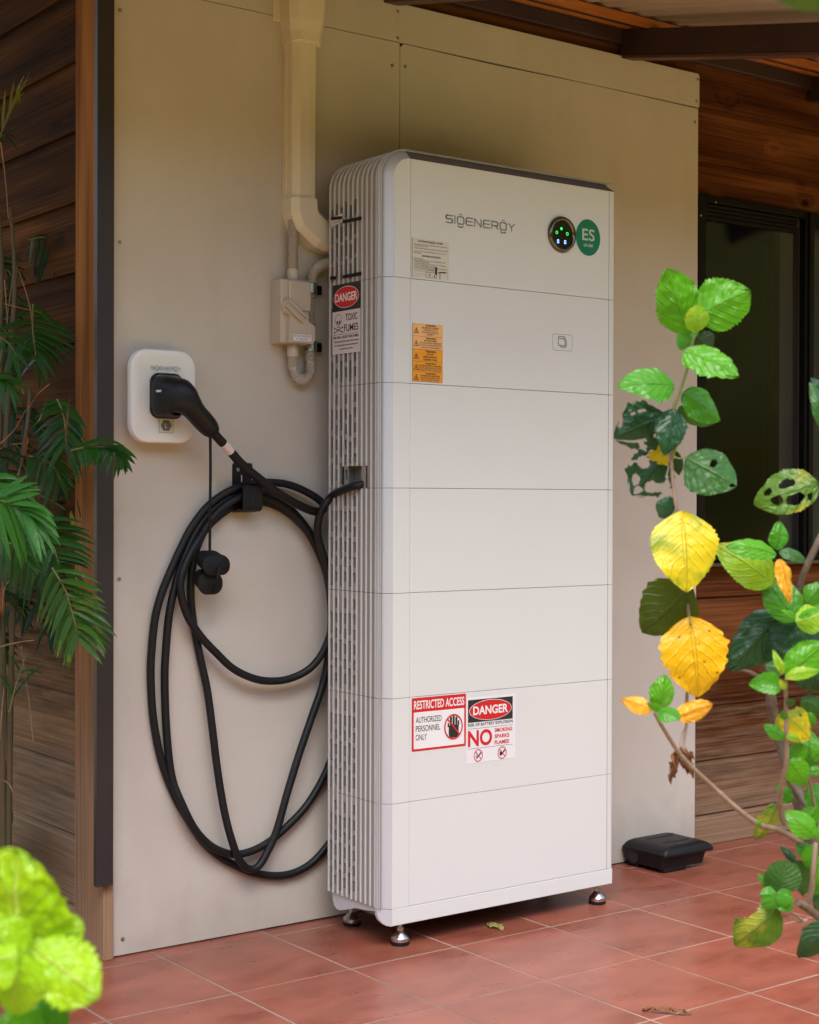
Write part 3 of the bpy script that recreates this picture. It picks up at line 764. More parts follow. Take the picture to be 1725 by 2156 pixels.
# plinth
b = MB()
b.cbox((.0,F_,ZB), (W_-.0,F_+.018,ZM-G), .0012)
b.build('plinth_front', 'white_metal', cab)
b = MB()
arc = [(-.0,ZM-G),(-CH,ZM-G),(-CH,ZB+.034)]+[(-CH+.024*(1-math.cos(R(a))), ZB+.034-.034*math.sin(R(a))) for a in range(15, 91, 15)]+[(-.0,ZB)]
def yof(x): return F_+(-x)
V1 = [(x, yof(x), z) for x, z in arc]; V2 = [(x+.0, yof(x)+.012 if x > -CH+.001 else YC+.010, z) for x, z in arc]
n = len(arc); b.add(V1+V2, [tuple(range(n))]+[(i,n+i,n+i+1,i+1) for i in range(n-1)])
b.build('plinth_corner', 'silver', cab, True, sharp=35)
b = MB()
pr = [(YC+.011,ZM-G),(YC+.011,ZM-.012),(-.285,ZM-.014),(-.25,ZM-.019),(-.215,ZM-.022),(-.195,ZM-.026),(-.165,ZM-.036),(-.135,ZM-.044),(-.118,ZM-.044),(-.107,ZM-.036),(-.100,ZM-.020),(BK,ZM-.008),(BK,ZM-G)]
n = len(pr); b.add([(-.018,y,z) for y, z in pr]+[(.0,y,z) for y, z in pr], [tuple(range(n)), tuple(reversed(range(n,2*n)))]+[(i,(i+1)%n,n+(i+1)%n,n+i) for i in range(n)])
b.build('side_bracket', 'silver', cab, True, sharp=35)
b = MB(); b.box((.012,F_+.02,ZB+.008), (W_-.012,BK,ZB+.02)); b.build('floor_pan', 'grille', cab)
for fx, fy in ((.044,-.322),(.049,-.094),(.745,-.318),(.745,-.094)):
    f = MB(); f.lathe((fx,fy,0), [(.0225,.0),(.0245,.002),(.0245,.009),(.0235,.0095)], 32); fo = f.build('foot', 'rubber', cab, True)
    f = MB(); f.lathe((fx,fy,0), [(.024,.0096),(.0245,.011),(.0245,.0185),(.0225,.0215),(.0105,.034),(.0085,.0355),(.0085,.036)], 32); f.lathe((fx,fy,0), [(.0055,.036),(.0055,.075)], 16)
    f.build('foot_cone', 'steel', fo, True, sharp=30)
    f = MB(); f.lathe((fx,fy,0), [(.009,.0362),(.009,.0455),(.0085,.046)], 6); f.lathe((fx,fy,0), [(.0085,.056),(.009,.057),(.009,.0635)], 6); f.build('nut', 'steel', fo)

# ---- marks on the cabinet front
def front_sheet(x, z): return Sheet((x,F_-.0003,z), (1,0,0), (0,0,1), (0,-1,0))
s = front_sheet(.166,1.8625); logo(s, .002, .0165, .2345, .0190, .0032, 'ink_logo'); s.build('logo', 'ink_logo', cab, 'grey maker name lettering SIGENERGY')
# status display
b = MB(); c = (.572, F_-.0002, 1.888); RX = Matrix.Rotation(R(90), 4, 'X')
b.lathe(c, [(.0490,0),(.0505,.003),(.0475,.0095),(.043,.0115),(.0385,.0095),(.0365,.0045)], 48, RX); d = b.build('status_display', 'ring_metal' if 'ring_metal' in M else mat('ring_metal', (.16,.14,.10), .2, metal=1), cab, True, sharp=60)
b = MB(); b.lathe(c, [(.0366,.0005),(.0366,.0055),(.030,.0058)], 40, RX); b.build('screen', mat('screen', (.006,.007,.008), .12), d, True)
def disp(x, z): return Sheet((c[0]+x,F_-.0062,c[2]+z), (1,0,0), (0,0,1), (0,-1,0))
s = disp(-.005,.014); s.ell(0,.001,.0034,.0040,'led_green'); s.build('indicator', 'led_green', d)
for x, z in ((-.022,.003),(.017,.003)):
    s = disp(x,z); s.ring(0,0,.0042,.0044,.0012,'led_green',1,16); s.build('indicator', 'led_green', d)
for x, z in ((-.017,-.021),(.009,-.021)):
    s = disp(x,z); s.line([(-.0025,-.004),(.0025,-.004),(.0025,.004),(-.0025,.004)],.0013,'led_blue',1,True); s.build('indicator', 'led_blue', d)
s = front_sheet(.673,1.890); s.ell(0,0,.0465,.0512,'sticker_green',0,48)
s.text('ES', -.0225,-.009,.047,.033,'ink_pale_green',2,.012); s.text('UN 3480', -.0165,-.0265,.034,.0085,'ink_white',2)
s.build('sticker', 'sticker_green', cab, 'round green sticker reading ES')
# small module badge
s = front_sheet(.540,1.567); s.line(rrect(.0375,.0225,.0365,.0225,.007),.0007,'ink_grey',1,True)
s.line(rrect(.035,.026,.0125,.0125,.004,3),.0018,'ink_grey',2,True); s.line([(.0225,.033),(.0475,.033)],.0016,'ink_grey'); s.line([(.049,.031),(.052,.027),(.052,.014),(.048,.0095),(.033,.0095),(.030,.013)],.0018,'ink_grey')
s.build('badge', 'ink_grey', cab, 'small square outline icon')
# shutdown label
s = front_sheet(.057,1.7265); s.rect(0,0,.121,.101,'sticker_cream',0)
s.line([(.0005,0),(.0005,.101)],.0012,'ink_black')
s.text('SHUTDOWN PROCEDURE - ON GRID', .020,.0915,.080,.0052,'ink_black',2,.02)
rows = [(.084,.112,'1. OPEN THE MAIN SWITCH FOR THE INVERTER AND SUPPLY LOCATED AT THE'),(.0795,.045,'SWITCHBOARD (SUPPLY SIDE)'),(.074,.112,'2. TURN OFF THE BATTERY UNIT BY THE SWITCH AND WAIT FOR THE DISPLAY'),(.066,.108,'TO MAINTAIN ANY OF THE EQUIPMENT PERFORM THE ABOVE AND WAIT AT LEAST'),(.0615,.024,'FIVE MIN')]
rows += [(.048,.030,'1. SWITCH OFF MAINS'),(.0435,.103,'2. ISOLATE THE BATTERY AND LOCK IT OUT BEFORE ANY WORK'),(.0395,.050,'AT THE UNIT OR THE ARRAY'),(.035,.105,'3. WAIT FOR THE INDICATORS TO GO OUT AND TEST THE TERMINALS'),(.0305,.068,'4. REFIT THE COVERS WHEN ALL IS SAFE'),(.026,.110,'5. AFTER THE WORK RESTORE THE SUPPLY IN THE REVERSE ORDER'),(.0215,.07,'TO START UP RESTORE SUPPLY AND SWITCH ON'),(.016,.045,'Inspected and tested by')]
for z, w_, tx in rows: s.text(tx, .006,z,w_,.0030,'ink_grey',2,.01)
s.text('MAINTENANCE PROCEDURE', .033,.0545,.060,.0048,'ink_black',2,.02)
s.line([(.006,.009),(.05,.009)],.0004,'ink_grey'); s.line([(.006,.004),(.033,.004)],.0004,'ink_grey')
s.rect(.075,.012,.082,.032,'ink_black',2); s.poly([(.083,.0175),(.090,.0205),(.116,.0215),(.108,.0175)],'ink_black',2)
s.line([(.089,.0015),(.089,.018)],.0012,'ink_grey'); s.line([(.092,.0015),(.092,.017)],.0016,'ink_grey'); s.line([(.116,.0025),(.116,.020)],.0006,'ink_grey')
s.line([(.045,.003),(.080,.003),(.080,.016),(.045,.016)],.0010,'ink_black',2,True); s.poly([(.053,.011),(.061,.011),(.057,.005)],'ink_grey',2); s.rect(.071,.005,.075,.011,'ink_grey',2)
s.text('IMPORTANT', .050,.0195,.015,.0028,'ink_black'); s.line([(.067,.021),(.072,.021)],.0016,'ink_black')
s.build('sticker', 'sticker_cream', cab, 'pale shutdown procedure notice')
# five warning labels
zz = 1.4575; hs = [.0262,.0262,.0318,.0335,.0335]
txt = [('sticker_orange','WARNING',['PV ARRAY D.C. ISOLATORS','DO NOT DE-ENERGISE THE PV','ARRAY AND ARRAY CABLING']),
       ('sticker_orange','WARNING',['BATTERY SYSTEM D.C. ISOLATORS','DO NOT DE-ENERGISE THE BATTERY','SYSTEM AND BATTERY SYSTEM CABLING']),
       ('sticker_orange','WARNING',['DO NOT','DISCONNECT','UNDER LOAD']),
       ('sticker_peach','WARNING',['ARC FLASH HAZARD','ARC FLASH HAZARD APPROPRIATE','PPE AND TOOLS REQUIRED WHILE','WORKING ON THIS EQUIPMENT']),
       ('sticker_peach','WARNING',['MULTIPLE D.C. SOURCES','TURN OFF ALL D.C.','ISOLATORS TO ISOLATE','EQUIPMENT'])]
for (mt, hd, ls), h in zip(txt, hs):
    s = front_sheet(.0595, zz); s.rect(0,.0003,.099,h-.0003,mt,0); s.line([(.0,.0004),(.099,.0004)],.0006,'ink_grey',1); s.line([(.0006,0),(.0006,h)],.0012,'ink_black',1)
    tri(s, .0125,h*.42,.0072)
    n = len(ls)+1; st = (h-.004)/n
    s.text(hd, .042,h-.0018-st*.85,.034,st*.78,'ink_black',2,.03)
    for i, l in enumerate(ls):
        big = mt == 'sticker_orange' and h == .0318
        ww = {'DO NOT':.022,'DISCONNECT':.045,'UNDER LOAD':.045}.get(l, min(.072, .0026*len(l))) if big or True else 0
        s.text(l, .058-ww/2, h-.0018-st*(i+1.85), ww, st*.72, 'ink_black' if (i == 0 or big) else 'ink_grey', 2, .02)
    s.build('sticker', mt, cab, 'amber warning label ' + ls[0].lower()); zz += h
# restricted access
s = front_sheet(.061,.5005); s.poly(rrect(.0893,.0693,.0893,.0693,.003,3),'sticker_red' if 'sticker_red' in M else mat('sticker_red', (.62,.012,.018), .4).name,0)
s.poly(rrect(.0893,.0535,.0832,.0475,.002,3),'ink_white',1)
s.text('RESTRICTED ACCESS', .0065,.1085,.166,.0225,'ink_white',2,.02)
for i, (l, w_) in enumerate((('AUTHORIZED',.084),('PERSONNEL',.080),('ONLY',.036))): s.text(l, .0125,.0730-.0225*i,w_,.0155,'ink_black',3,.005)
hx, hz = .136,.0545
s.poly(rrect(hx+.001,hz-.012,.0165,.0165,.010,4),'ink_black',3); s.rect(hx-.0155,hz-.012,hx+.0175,hz+.004,'ink_black',4)
for dx, z1_, w_ in ((-.0085,.027,.0068),(.0005,.029,.0068),(.0095,.026,.0066),(.0168,.016,.0052)): s.poly(rrect(hx+dx,hz+(z1_+.002)/2,w_/2,(z1_-.002)/2,.0025,3),'ink_black',5)
s.line([(hx-.0165,hz+.002),(hx-.0165,hz+.008)],.005,'ink_black',3)
s.ring(hx,hz,.031,.0335,.0040,'ink_red',7); s.line([(hx-.0205,hz+.022),(hx+.0205,hz-.022)],.0040,'ink_red',8)
s.build('sticker', 'sticker_red', cab, 'red and white restricted access sign')
# danger explosion
s = front_sheet(.2415,.4520); s.rect(0,0,.170,.1755,'sticker_white',0)
s.rect(.005,.108,.160,.1685,'ink_black',1); s.ell(.0825,.1385,.0735,.0275,'ink_white',2,48); s.ell(.0825,.1385,.0720,.0262,'ink_red',3,48)
s.text('DANGER', .022,.1270,.121,.0235,'ink_white',4,.03)
s.text('RISK OF BATTERY EXPLOSION', .005,.0975,.155,.0082,'ink_black',2,.02); s.line([(.005,.0915),(.160,.0915)],.0008,'ink_black')
s.text('NO', .005,.0435,.083,.0435,'ink_red',2,.03)
for i, (l, w_) in enumerate((('SMOKING',.062),('SPARKS',.051),('FLAMES',.051))): s.text(l, .0965,.0760-.0165*i,w_,.0108,'ink_red',2,.03)
s.line([(.005,.0385),(.160,.0385)],.0008,'ink_black')
for cx in (.0400,.1230):
    s.ring(cx,.0190,.0155,.0165,.0023,'ink_red',4); s.line([(cx-.0098,.0290),(cx+.0098,.0090)],.0020,'ink_red',4)
    s.line([(cx-.004,.013),(cx+.009,.025)],.0042,'ink_black',2)
s.line([(.0345,.012),(.0320,.0185),(.0370,.022),(.0345,.029)],.0011,'ink_black'); s.poly([(.1145,.012),(.1150,.024),(.1180,.020),(.1205,.026),(.1225,.019),(.1260,.016)],'ink_black',2)
s.build('sticker', 'sticker_white', cab, 'white danger sign about battery explosion')
# danger toxic fumes on the ribbed side
s = Sheet((-CH-.0006,-.1075,1.5375), (0,-1,0), (0,0,1), (-1,0,0)); s.rect(0,0,.131,.1845,'sticker_pink',0)
s.rect(0,.1130,.131,.1845,'ink_black',1); s.ell(.0655,.1485,.0590,.0285,'ink_white',2,48); s.ell(.0655,.1485,.0575,.0273,'ink_red',3,48)
s.text('DANGER', .0145,.1375,.103,.0225,'ink_white',4,.022)
s.text('TOXIC', .062,.0855,.055,.0185,'ink_black',2,.012); s.text('FUMES', .056,.0575,.066,.0190,'ink_black',2,.010)
s.line([(.007,.0515),(.123,.0515)],.0008,'ink_black'); s.text('FIRE WILL CAUSE TOXIC FUMES', .006,.0405,.117,.0070,'ink_black',2,.03)
for i, (l, w_) in enumerate((('Appropriate PPE requirements apply',.114),('for entering the room/working with',.110),('the battery systems',.062))): s.text(l, .066-w_/2,.0290-.0098*i,w_,.0065,'ink_black',2,.02)
sk = .0295
s.ring(sk,.0915,.0150,.0145,.0011,'ink_black',2); s.ell(sk-.0055,.0845,.0038,.0040,'ink_black',2,14); s.ell(sk+.0055,.0845,.0038,.0040,'ink_black',2,14)
s.poly([(sk-.0015,.0790),(sk+.0015,.0790),(sk,.0830)],'ink_black',3); s.line([(sk-.0075,.0785),(sk-.0070,.0705),(sk+.0070,.0705),(sk+.0075,.0785)],.0011,'ink_black'); 
for dx in (-.004,0,.004): s.line([(sk+dx,.0745),(sk+dx,.0705)],.0008,'ink_black')
for q in (-1,1): s.line([(sk-q*.019,.0575),(sk+q*.019,.0700)],.0022,'ink_black'); s.ring(sk-q*.019,.0575,.0028,.0028,.0010,'ink_black',2,12); s.ring(sk+q*.019,.0700,.0028,.0028,.0010,'ink_black',2,12)
s.build('sticker', 'sticker_pink', cab, 'danger toxic fumes sign on the ribbed side')
# velcro ties and paper tag on the ribs
def side_pt(px, py): p = on(px, py, 0, -CH-.002); return p
for a, c_ in (((724,467),(761,459.5)),((699,460.5),(722,458.5)),((724,583),(761,576)),((697,586),(708,585))):
    p, q = side_pt(*a), side_pt(*c_); b = MB()
    d_ = (q-p).normalized(); h = Vector((0,0,.0042)); th = Vector((-.003,0,0))
    b.add([p-h, q-h, q+h, p+h, p-h+th, q-h+th, q+h+th, p+h+th], [(0,3,2,1),(4,5,6,7),(0,1,5,4),(1,2,6,5),(2,3,7,6),(3,0,4,7)])
    b.build('tie_strap', 'rubber', cab)
p0 = on(698,478,0,-CH-.004); s = Sheet(p0, Vector((0,-.0535,.006)).normalized(), (0,0,1), (-1,0,0)); s.rect(0,0,.0535,.0235,'sticker_pink',0); s.text('D.C. ISOLATOR', .008,.0125,.036,.0055,'ink_grey'); s.text('LOCATED BEHIND', .006,.0035,.041,.0055,'ink_grey')
s.build('tag', 'sticker_pink', cab, 'small white paper tag tied to the ribs')

# ================================================================== DUCT, ISOLATOR, CONDUIT
t = thing('cable_duct', 'cream plastic duct running down the wall with an elbow into the cabinet', 'duct', (-.08,0,2.1))
DX0, DX1, DY = -.113, -.036, -.058
def ductprof(x0, x1, d, c=.014): return [(x0,-.0005),(x0,-d+c),(x0+c*.9,-d),(x1-c*.9,-d),(x1,-d+c),(x1,-.0005)]
b = MB(); p_ = ductprof(DX0,DX1,.056,.017); b.rings([[(x,y,z) for x, y in p_] for z in (1.93,2.75)]); b.build('duct_run', 'pvc', t)
b = MB(); b.box((DX0-.0062,-.018,1.93),(DX0-.0005,-.0005,2.75)); b.build('duct_base', 'pvc', t)
b = MB(); b.box((DX0+.045,-.0572,1.945),(DX0+.0462,-.0560,2.42)); b.build('mould_line', 'pvc', t)
# elbow: duct section swept along a bend
def duct_sweep(path, w0, d, c):
    b = MB(); rs = []
    P = [Vector(p) for p in path]
    for i, p in enumerate(P):
        if i == 0: tg = P[1]-P[0]
        elif i == len(P)-1: tg = P[-1]-P[-2]
        else: tg = (P[i]-P[i-1]).normalized()+(P[i+1]-P[i]).normalized()
        tg.normalize(); nn = Vector((-tg.z, 0, tg.x)); k = 1.0
        if 0 < i < len(P)-1: k = 1/max(.5, nn.dot(Vector((-(P[i]-P[i-1]).normalized().z,0,(P[i]-P[i-1]).normalized().x))))
        rs.append([p+nn*((x)*k)+Vector((0,y,0)) for x, y in ductprof(-w0/2,w0/2,d,c)])
    b.rings(rs); return b
xc = (DX0+DX1)/2-.002
b = duct_sweep([(xc,0,1.958),(xc,0,1.925),(xc+.010,0,1.902),(xc+.052,0,1.872),(xc+.075,0,1.866),(xc+.20,0,1.866)], .088, .064, .018)
b.build('elbow', 'pvc', t, False)
b = MB()
for z, g_ in ((2.372,.010),(2.377,.011),(2.40,.012),(2.44,.020),(2.75,.020)):
    pass
rs = []
for z, g_ in ((2.374,.009),(2.40,.010),(2.432,.017),(2.46,.019),(2.75,.019)): rs.append([(x,y,z+(.007*math.sin((x-DX0)*40) if z < 2.38 else 0)) for x, y in ductprof(DX0-g_,DX1+g_,.058+g_*.8,.02)])
b.rings(rs); b.build('coupling', 'pvc', t)
p = wy(583,10); b = MB(); b.cbox((p.x-.014,-.006,p.z-.045),(p.x+.02,-.0006,p.z+.08), .002); b.build('fixing_tab', 'pvc', t)

iso = thing('isolator_switch', 'beige rotary isolator switch box on the wall below the duct', 'switch', (-.11,0,1.65))
IX0, IX1, IZ0, IZ1 = -.156,-.066,1.566,1.738
b = MB()
rs = []
for y, i_ in ((-.001,0),(-.050,0),(-.056,.004)): rs.append([(x,y,z) for x, z in rrect((IX0+IX1)/2,(IZ0+IZ1)/2,(IX1-IX0)/2-i_,(IZ1-IZ0)/2-i_,.006,3)])
b.rings(rs); b.build('housing', 'isolator', iso, True, sharp=30)
b = MB(); b.cbox((IX0+.020,-.0635,IZ0+.088),(IX1-.001,-.0562,IZ1-.004), .003); b.build('cover', 'isolator', iso)
# lower cover with slanted upper edge
pp = [(IX0+.014,IZ0+.002),(IX1-.0,IZ0+.002),(IX1+.007,IZ0+.012),(IX1+.007,IZ0+.048),(IX0+.036,IZ0+.086),(IX0+.018,IZ0+.084)]
b = MB(); n = len(pp); b.add([(x,-.070,z) for x, z in pp]+[(x-(0 if i not in (2,3) else .004),-.0562,z) for i, (x, z) in enumerate(pp)], [tuple(range(n)), tuple(reversed(range(n,2*n)))]+[(i,n+i,n+(i+1)%n,(i+1)%n) for i in range(n)]); b.build('cover', 'isolator', iso)
hc = wy(606,645,-.064)
b = MB(); b.lathe((hc.x+.004,-.0564,hc.z), [(.0215,0),(.0215,.012),(.019,.015)], 28, RX); hd = b.build('knob', 'isolator', iso, True)
e1 = wy(645,672,-.085)
d_ = (Vector((e1.x,0,e1.z))-Vector((hc.x,0,hc.z))); L_ = d_.length; an = math.atan2(d_.z, d_.x)
Mh = Matrix.Translation((hc.x,-.0565,hc.z)) @ Matrix.Rotation(-an, 4, 'Y')
b = MB(); b.cbox((-.012,-.026,.0045),(L_,-.0158,.0115), .0015, Mh); b.cbox((-.012,-.026,-.0115),(L_,-.0158,-.0045), .0015, Mh); b.box((-.010,-.019,-.0044),(L_-.002,-.0158,.0044), Mh); b.build('lever', 'isolator', hd)
s = Sheet((IX0+.026,-.0704,IZ0+.006), (1,0,0), (0,0,1), (0,-1,0)); s.rect(0,0,.060,.0200,'sticker_white',0); s.line([(.0,.0),(.060,0),(.060,.02),(0,.02)],.0007,'ink_grey',1,True)
s.text('BATTERY INVERTER', .004,.0115,.052,.0055,'ink_grey'); s.text('A.C. ISOLATOR', .011,.0035,.037,.0055,'ink_grey'); s.build('sticker', 'sticker_white', iso)
for z0_, z1_ in ((IZ1+.0005,IZ1+.030),(IZ0-.032,IZ0-.0005)):
    b = MB(); b.lathe((wy(617,570,-.03).x,-.030,0), [(.0145,z0_),(.0155,z0_+.003),(.0155,z1_-.003),(.0145,z1_)], 24); b.build('gland', 'isolator', iso, True, sharp=50)

def corrug(path, r, pitch=.0050, amp=.0017, n=18):
    P = spline(path, 10); L = [0]
    for a, c_ in zip(P, P[1:]): L.append(L[-1]+(c_-a).length)
    out, rr = [], []; s_ = 0; i = 0; step = pitch/4; k = 0
    while s_ < L[-1]:
        while L[i+1] < s_: i += 1
        f = (s_-L[i])/(L[i+1]-L[i]); out.append(P[i].lerp(P[i+1], f)); rr.append(r+amp*(1,0,-1,0)[k % 4]); s_ += step; k += 1
    b = MB(); b.tube(out, rr, n); return b
GX = wy(617,570,-.03).x
t = thing('flexible_conduit', 'short grey ribbed conduit from the duct elbow down into the top of the isolator', 'conduit', (GX,-.03,1.8), 'ribbed grey conduits')
corrug([(GX,-.03,1.768),(GX,-.03,1.80),(GX,-.03,1.84),(GX,-.03,1.90)], .0130).build('conduit_hose', 'pvc_conduit', t, True)
t = thing('flexible_conduit', 'grey ribbed conduit looping under the isolator and up behind the cabinet', 'conduit', (GX+.03,-.03,1.5), 'ribbed grey conduits')
cp = [(GX,-.03,IZ0-.032),(GX,-.03,IZ0-.06)]
cx_ = wy(655,660,-.03).x
cp += [(p.x,-.03,p.z) for p in (wy(619,775,-.03), wy(627,794,-.03), wy(640,799,-.03), wy(651,788,-.03), wy(655,765,-.03))]
cp += [(cx_,-.03,1.50),(cx_,-.026,1.56),(cx_,-.024,1.66),(cx_,-.028,1.72)]+[(p.x,-.03,p.z) for p in (wy(661,574,-.03), wy(675,560,-.03), wy(697,554,-.03), wy(730,553,-.03))]
corrug(cp, .0132).build('conduit_hose', 'pvc_conduit', t, True)
for py in (729,608):
    p = wy(655,py,-.03); b = MB()
    rs = []
    for z in (p.z-.013,p.z+.013):
        ring = [(p.x+.0165*math.cos(R(a)), -.03+.0165*math.sin(R(a)), z) for a in range(90, 451, 20)]; rs.append(ring)
    b.rings(rs, True, True); b.build('saddle', 'zinc', t, True, sharp=50)
    b = MB(); b.cbox((p.x+.012,-.020,p.z-.0125),(p.x+.044,-.006,p.z+.0125), .003); b.build('saddle_tab', 'black_plastic', t)

# ================================================================== WALL CHARGER
ch = thing('wall_charger', 'white rounded wall charger with a black plug in its socket', 'charger', (-.50,-.03,1.41))
cx, cz, hx, hz = -.5015, 1.4105, .0915, .1180
b = MB(); rs = []
for y, ins in ((-.0005,.022),(-.030,.018),(-.033,.003),(-.036,.0),(-.049,.0),(-.0535,.0025),(-.055,.007),(-.0548,.022),(-.0520,.034)):
    rs.append([(x,y,z) for x, z in rrect(cx,cz,hx-ins,hz-ins,max(.012,.047-ins*.9),8)])
b.rings(rs); b.build('housing', 'charger_white', ch, True, sharp=30)
s = Sheet((-.545,-.0522,1.484), (1,0,0), (0,0,1), (0,-1,0)); 
p = wy(318,774,-.0525); q = wy(381,774,-.0525)
s = Sheet((p.x,-.0522,p.z-.0055), (1,0,0), (0,0,1), (0,-1,0)); logo(s, 0, .002, q.x-p.x, .0078, .0013, 'ink_pale'); s.build('logo', 'ink_pale', ch)
pc = wy(349,834,-.053)
b = MB(); rs = [[(x,y,z) for x, z in rrect(pc.x,pc.z,hh,hh*1.27,.022,6)] for y, hh in ((-.0515,.0440),(-.0600,.0450),(-.0618,.0435),(-.0615,.0400))]
b.rings(rs); b.build('socket_collar', 'black_plastic', ch, True, sharp=40)
p = wy(334.5,911,-.0535); q = wy(364.3,881,-.0535)
s = Sheet((p.x,-.0552,p.z), (1,0,0), (0,0,1), (0,-1,0)); w_, h_ = q.x-p.x, q.z-p.z
s.rect(0,0,w_,h_,'sticker_cream',0); s.line([(0,0),(w_,0),(w_,h_),(0,h_)],.0008,'ink_grey',1,True)
s.poly([(w_/2+.40*w_*math.cos(R(60*k)), h_/2+.40*w_*.98*math.sin(R(60*k))) for k in range(6)],'ink_hex' if 'ink_hex' in M else mat('ink_hex', (.14,.14,.125), .5).name,1); s.text('L', w_*.42,h_*.34,w_*.14,h_*.30,'ink_white',2)
s.build('sticker', 'sticker_cream', ch, 'small label with a dark hexagon and letter L')

plug = thing('charging_plug', 'black charging plug with an angled grip pushed into the wall charger', 'plug', (-.46,-.11,1.38))
path = [(350,835,-.0545,.0400,.0505,4.5),(351,835,-.066,.0415,.0525,4.5),(356,835,-.080,.0420,.0530,4),(363,834.5,-.095,.0405,.0515,3.4),(371,835,-.109,.0380,.0485,3),(380,836.5,-.121,.0375,.0460,2.6),(389,842,-.128,.0350,.0400,2.3),(398,851,-.130,.0310,.0330,2.1),(407,862,-.129,.0275,.0285,2),(416,873,-.126,.0262,.0268,2),(426,884,-.122,.0265,.0270,2),(436,895,-.119,.0255,.0262,2),(443,903,-.116,.0235,.0240,2),(449,910,-.113,.0185,.0190,2)]
pts = [wy(p_[0], p_[1], p_[2]) for p_ in path]
P = spline(pts, 4); K = []
for i in range(len(path)-1):
    for k in range(4): K.append([path[i][j]+(path[i+1][j]-path[i][j])*k/4 for j in (3,4,5)])
K.append(path[-1][3:])
b = MB(); rs = []
for i, p in enumerate(P):
    tg = (P[min(i+1,len(P)-1)]-P[max(i-1,0)]).normalized()
    if i < 3: tg = Vector((0,-1,0))
    elif i < 12: tg = (Vector((0,-1,0))*(12-i)/9+tg*(i-3)/9).normalized()
    v = (Vector((0,0,1))-tg*tg.z).normalized(); u = tg.cross(v)
    a_, b_, n_ = K[i]
    ring = []
    for j in range(32):
        th = 2*math.pi*j/32; c_, s_ = math.cos(th), math.sin(th)
        ring.append(p+u*(a_*math.copysign(abs(c_)**(2/n_), c_))+v*(b_*math.copysign(abs(s_)**(2/n_), s_)))
    rs.append(ring)
b.rings(rs); b.build('plug_body', 'black_plastic', plug, True, sharp=60)
b = MB(); b.rings([[(x,y,z) for x, z in rrect(pts[0].x,pts[0].z,.0425,.0530,.020,6)] for y in (-.0628,-.0640)]); b.build('seal_line', 'zinc', plug, True, sharp=40)
for k in (1,2,3):
    q = pts[9].lerp(pts[12], .25+.24*k); tg = (pts[12]-pts[9]).normalized(); b = MB(); r_ = .0272-.0022*k
    u = tg.orthogonal().normalized(); v = tg.cross(u)
    b.tube([q+u*(r_*math.cos(R(a)))+v*(r_*math.sin(R(a))) for a in range(0, 361, 12)], .0017, 6); b.build('grip_ring', 'black_plastic', plug, True)
cl = pts[2]; vd = (CAM-cl).normalized(); sx = RT
lp = wy(327,823,-.062)
s = Sheet(wy(329,826,-.100), Vector((.45,-.89,0)), (0,0,1), Vector((-.89,-.45,0)))
s.text('oneon', 0,0,.016,.0058,'ink_white',1,.03)
s.m['ink_white'].build('lettering', 'ink_white', plug)

# ---- hook
t = thing('cable_hook', 'black metal hook plate on the wall holding the coiled cable', 'hook', (-.28,-.02,1.2))
p = wy(490,1024,-.003); q = wy(532,975,-.003)
b = MB(); rs = [[(x,y,z) for x, z in rrect((p.x+q.x)/2,(p.z+q.z)/2-.03,(q.x-p.x)/2,(q.z-p.z)/2+.03,.007,4)] for y in (-.0005,-.003)]; b.rings(rs); hp = b.build('back_plate', 'black_metal', t)
for px, z0_, z1_ in ((509,1000,1016),(531,1004,1022)):
    a = wy(px,z0_,-.0035); c_ = wy(px,z1_,-.0035); b = MB(); b.box((a.x-.0014,-.0036,c_.z),(a.x+.0014,-.0031,a.z)); b.build('slot', 'cement', t)
a = wy(501,989,-.003); b = MB(); b.lathe((a.x,-.003,a.z), [(.0052,0),(.005,.0018),(.003,.0022),(.001,.001)], 14, RX); b.build('screw', 'screw', t, True)
YH = -.058
p = wy(511,1074,YH); q = wy(552,1022,YH)
b = MB()
bend = [(YH,q.z),(YH,p.z+.012),(YH+.004,p.z+.003),(YH+.012,p.z-.001),(-.004,p.z-.004)]
xa, xb = p.x, q.x
for th in (0,):
    V = []
    for y, z in bend: V += [(xa,y,z),(xb,y,z)]
    for y, z in bend: V += [(xa,y-.0026,z-.0026),(xb,y-.0026,z-.0026)]
    n = len(bend); Fc = []
    for i in range(n-1):
        Fc += [(2*i,2*i+1,2*i+3,2*i+2), (2*n+2*i,2*n+2*i+2,2*n+2*i+3,2*n+2*i+1), (2*i,2*i+2,2*n+2*i+2,2*n+2*i), (2*i+1,2*n+2*i+1,2*n+2*i+3,2*i+3)]
    Fc += [(0,2*n,2*n+1,1)]
    b.add(V, Fc)
b.build('strap', 'black_metal', t)
b = MB(); m_ = (xa+xb)/2; b.box((m_-.0016,YH-.0032,p.z+.016),(m_+.0016,YH-.0026,q.z-.02)); b.build('slot', 'cavity', t)

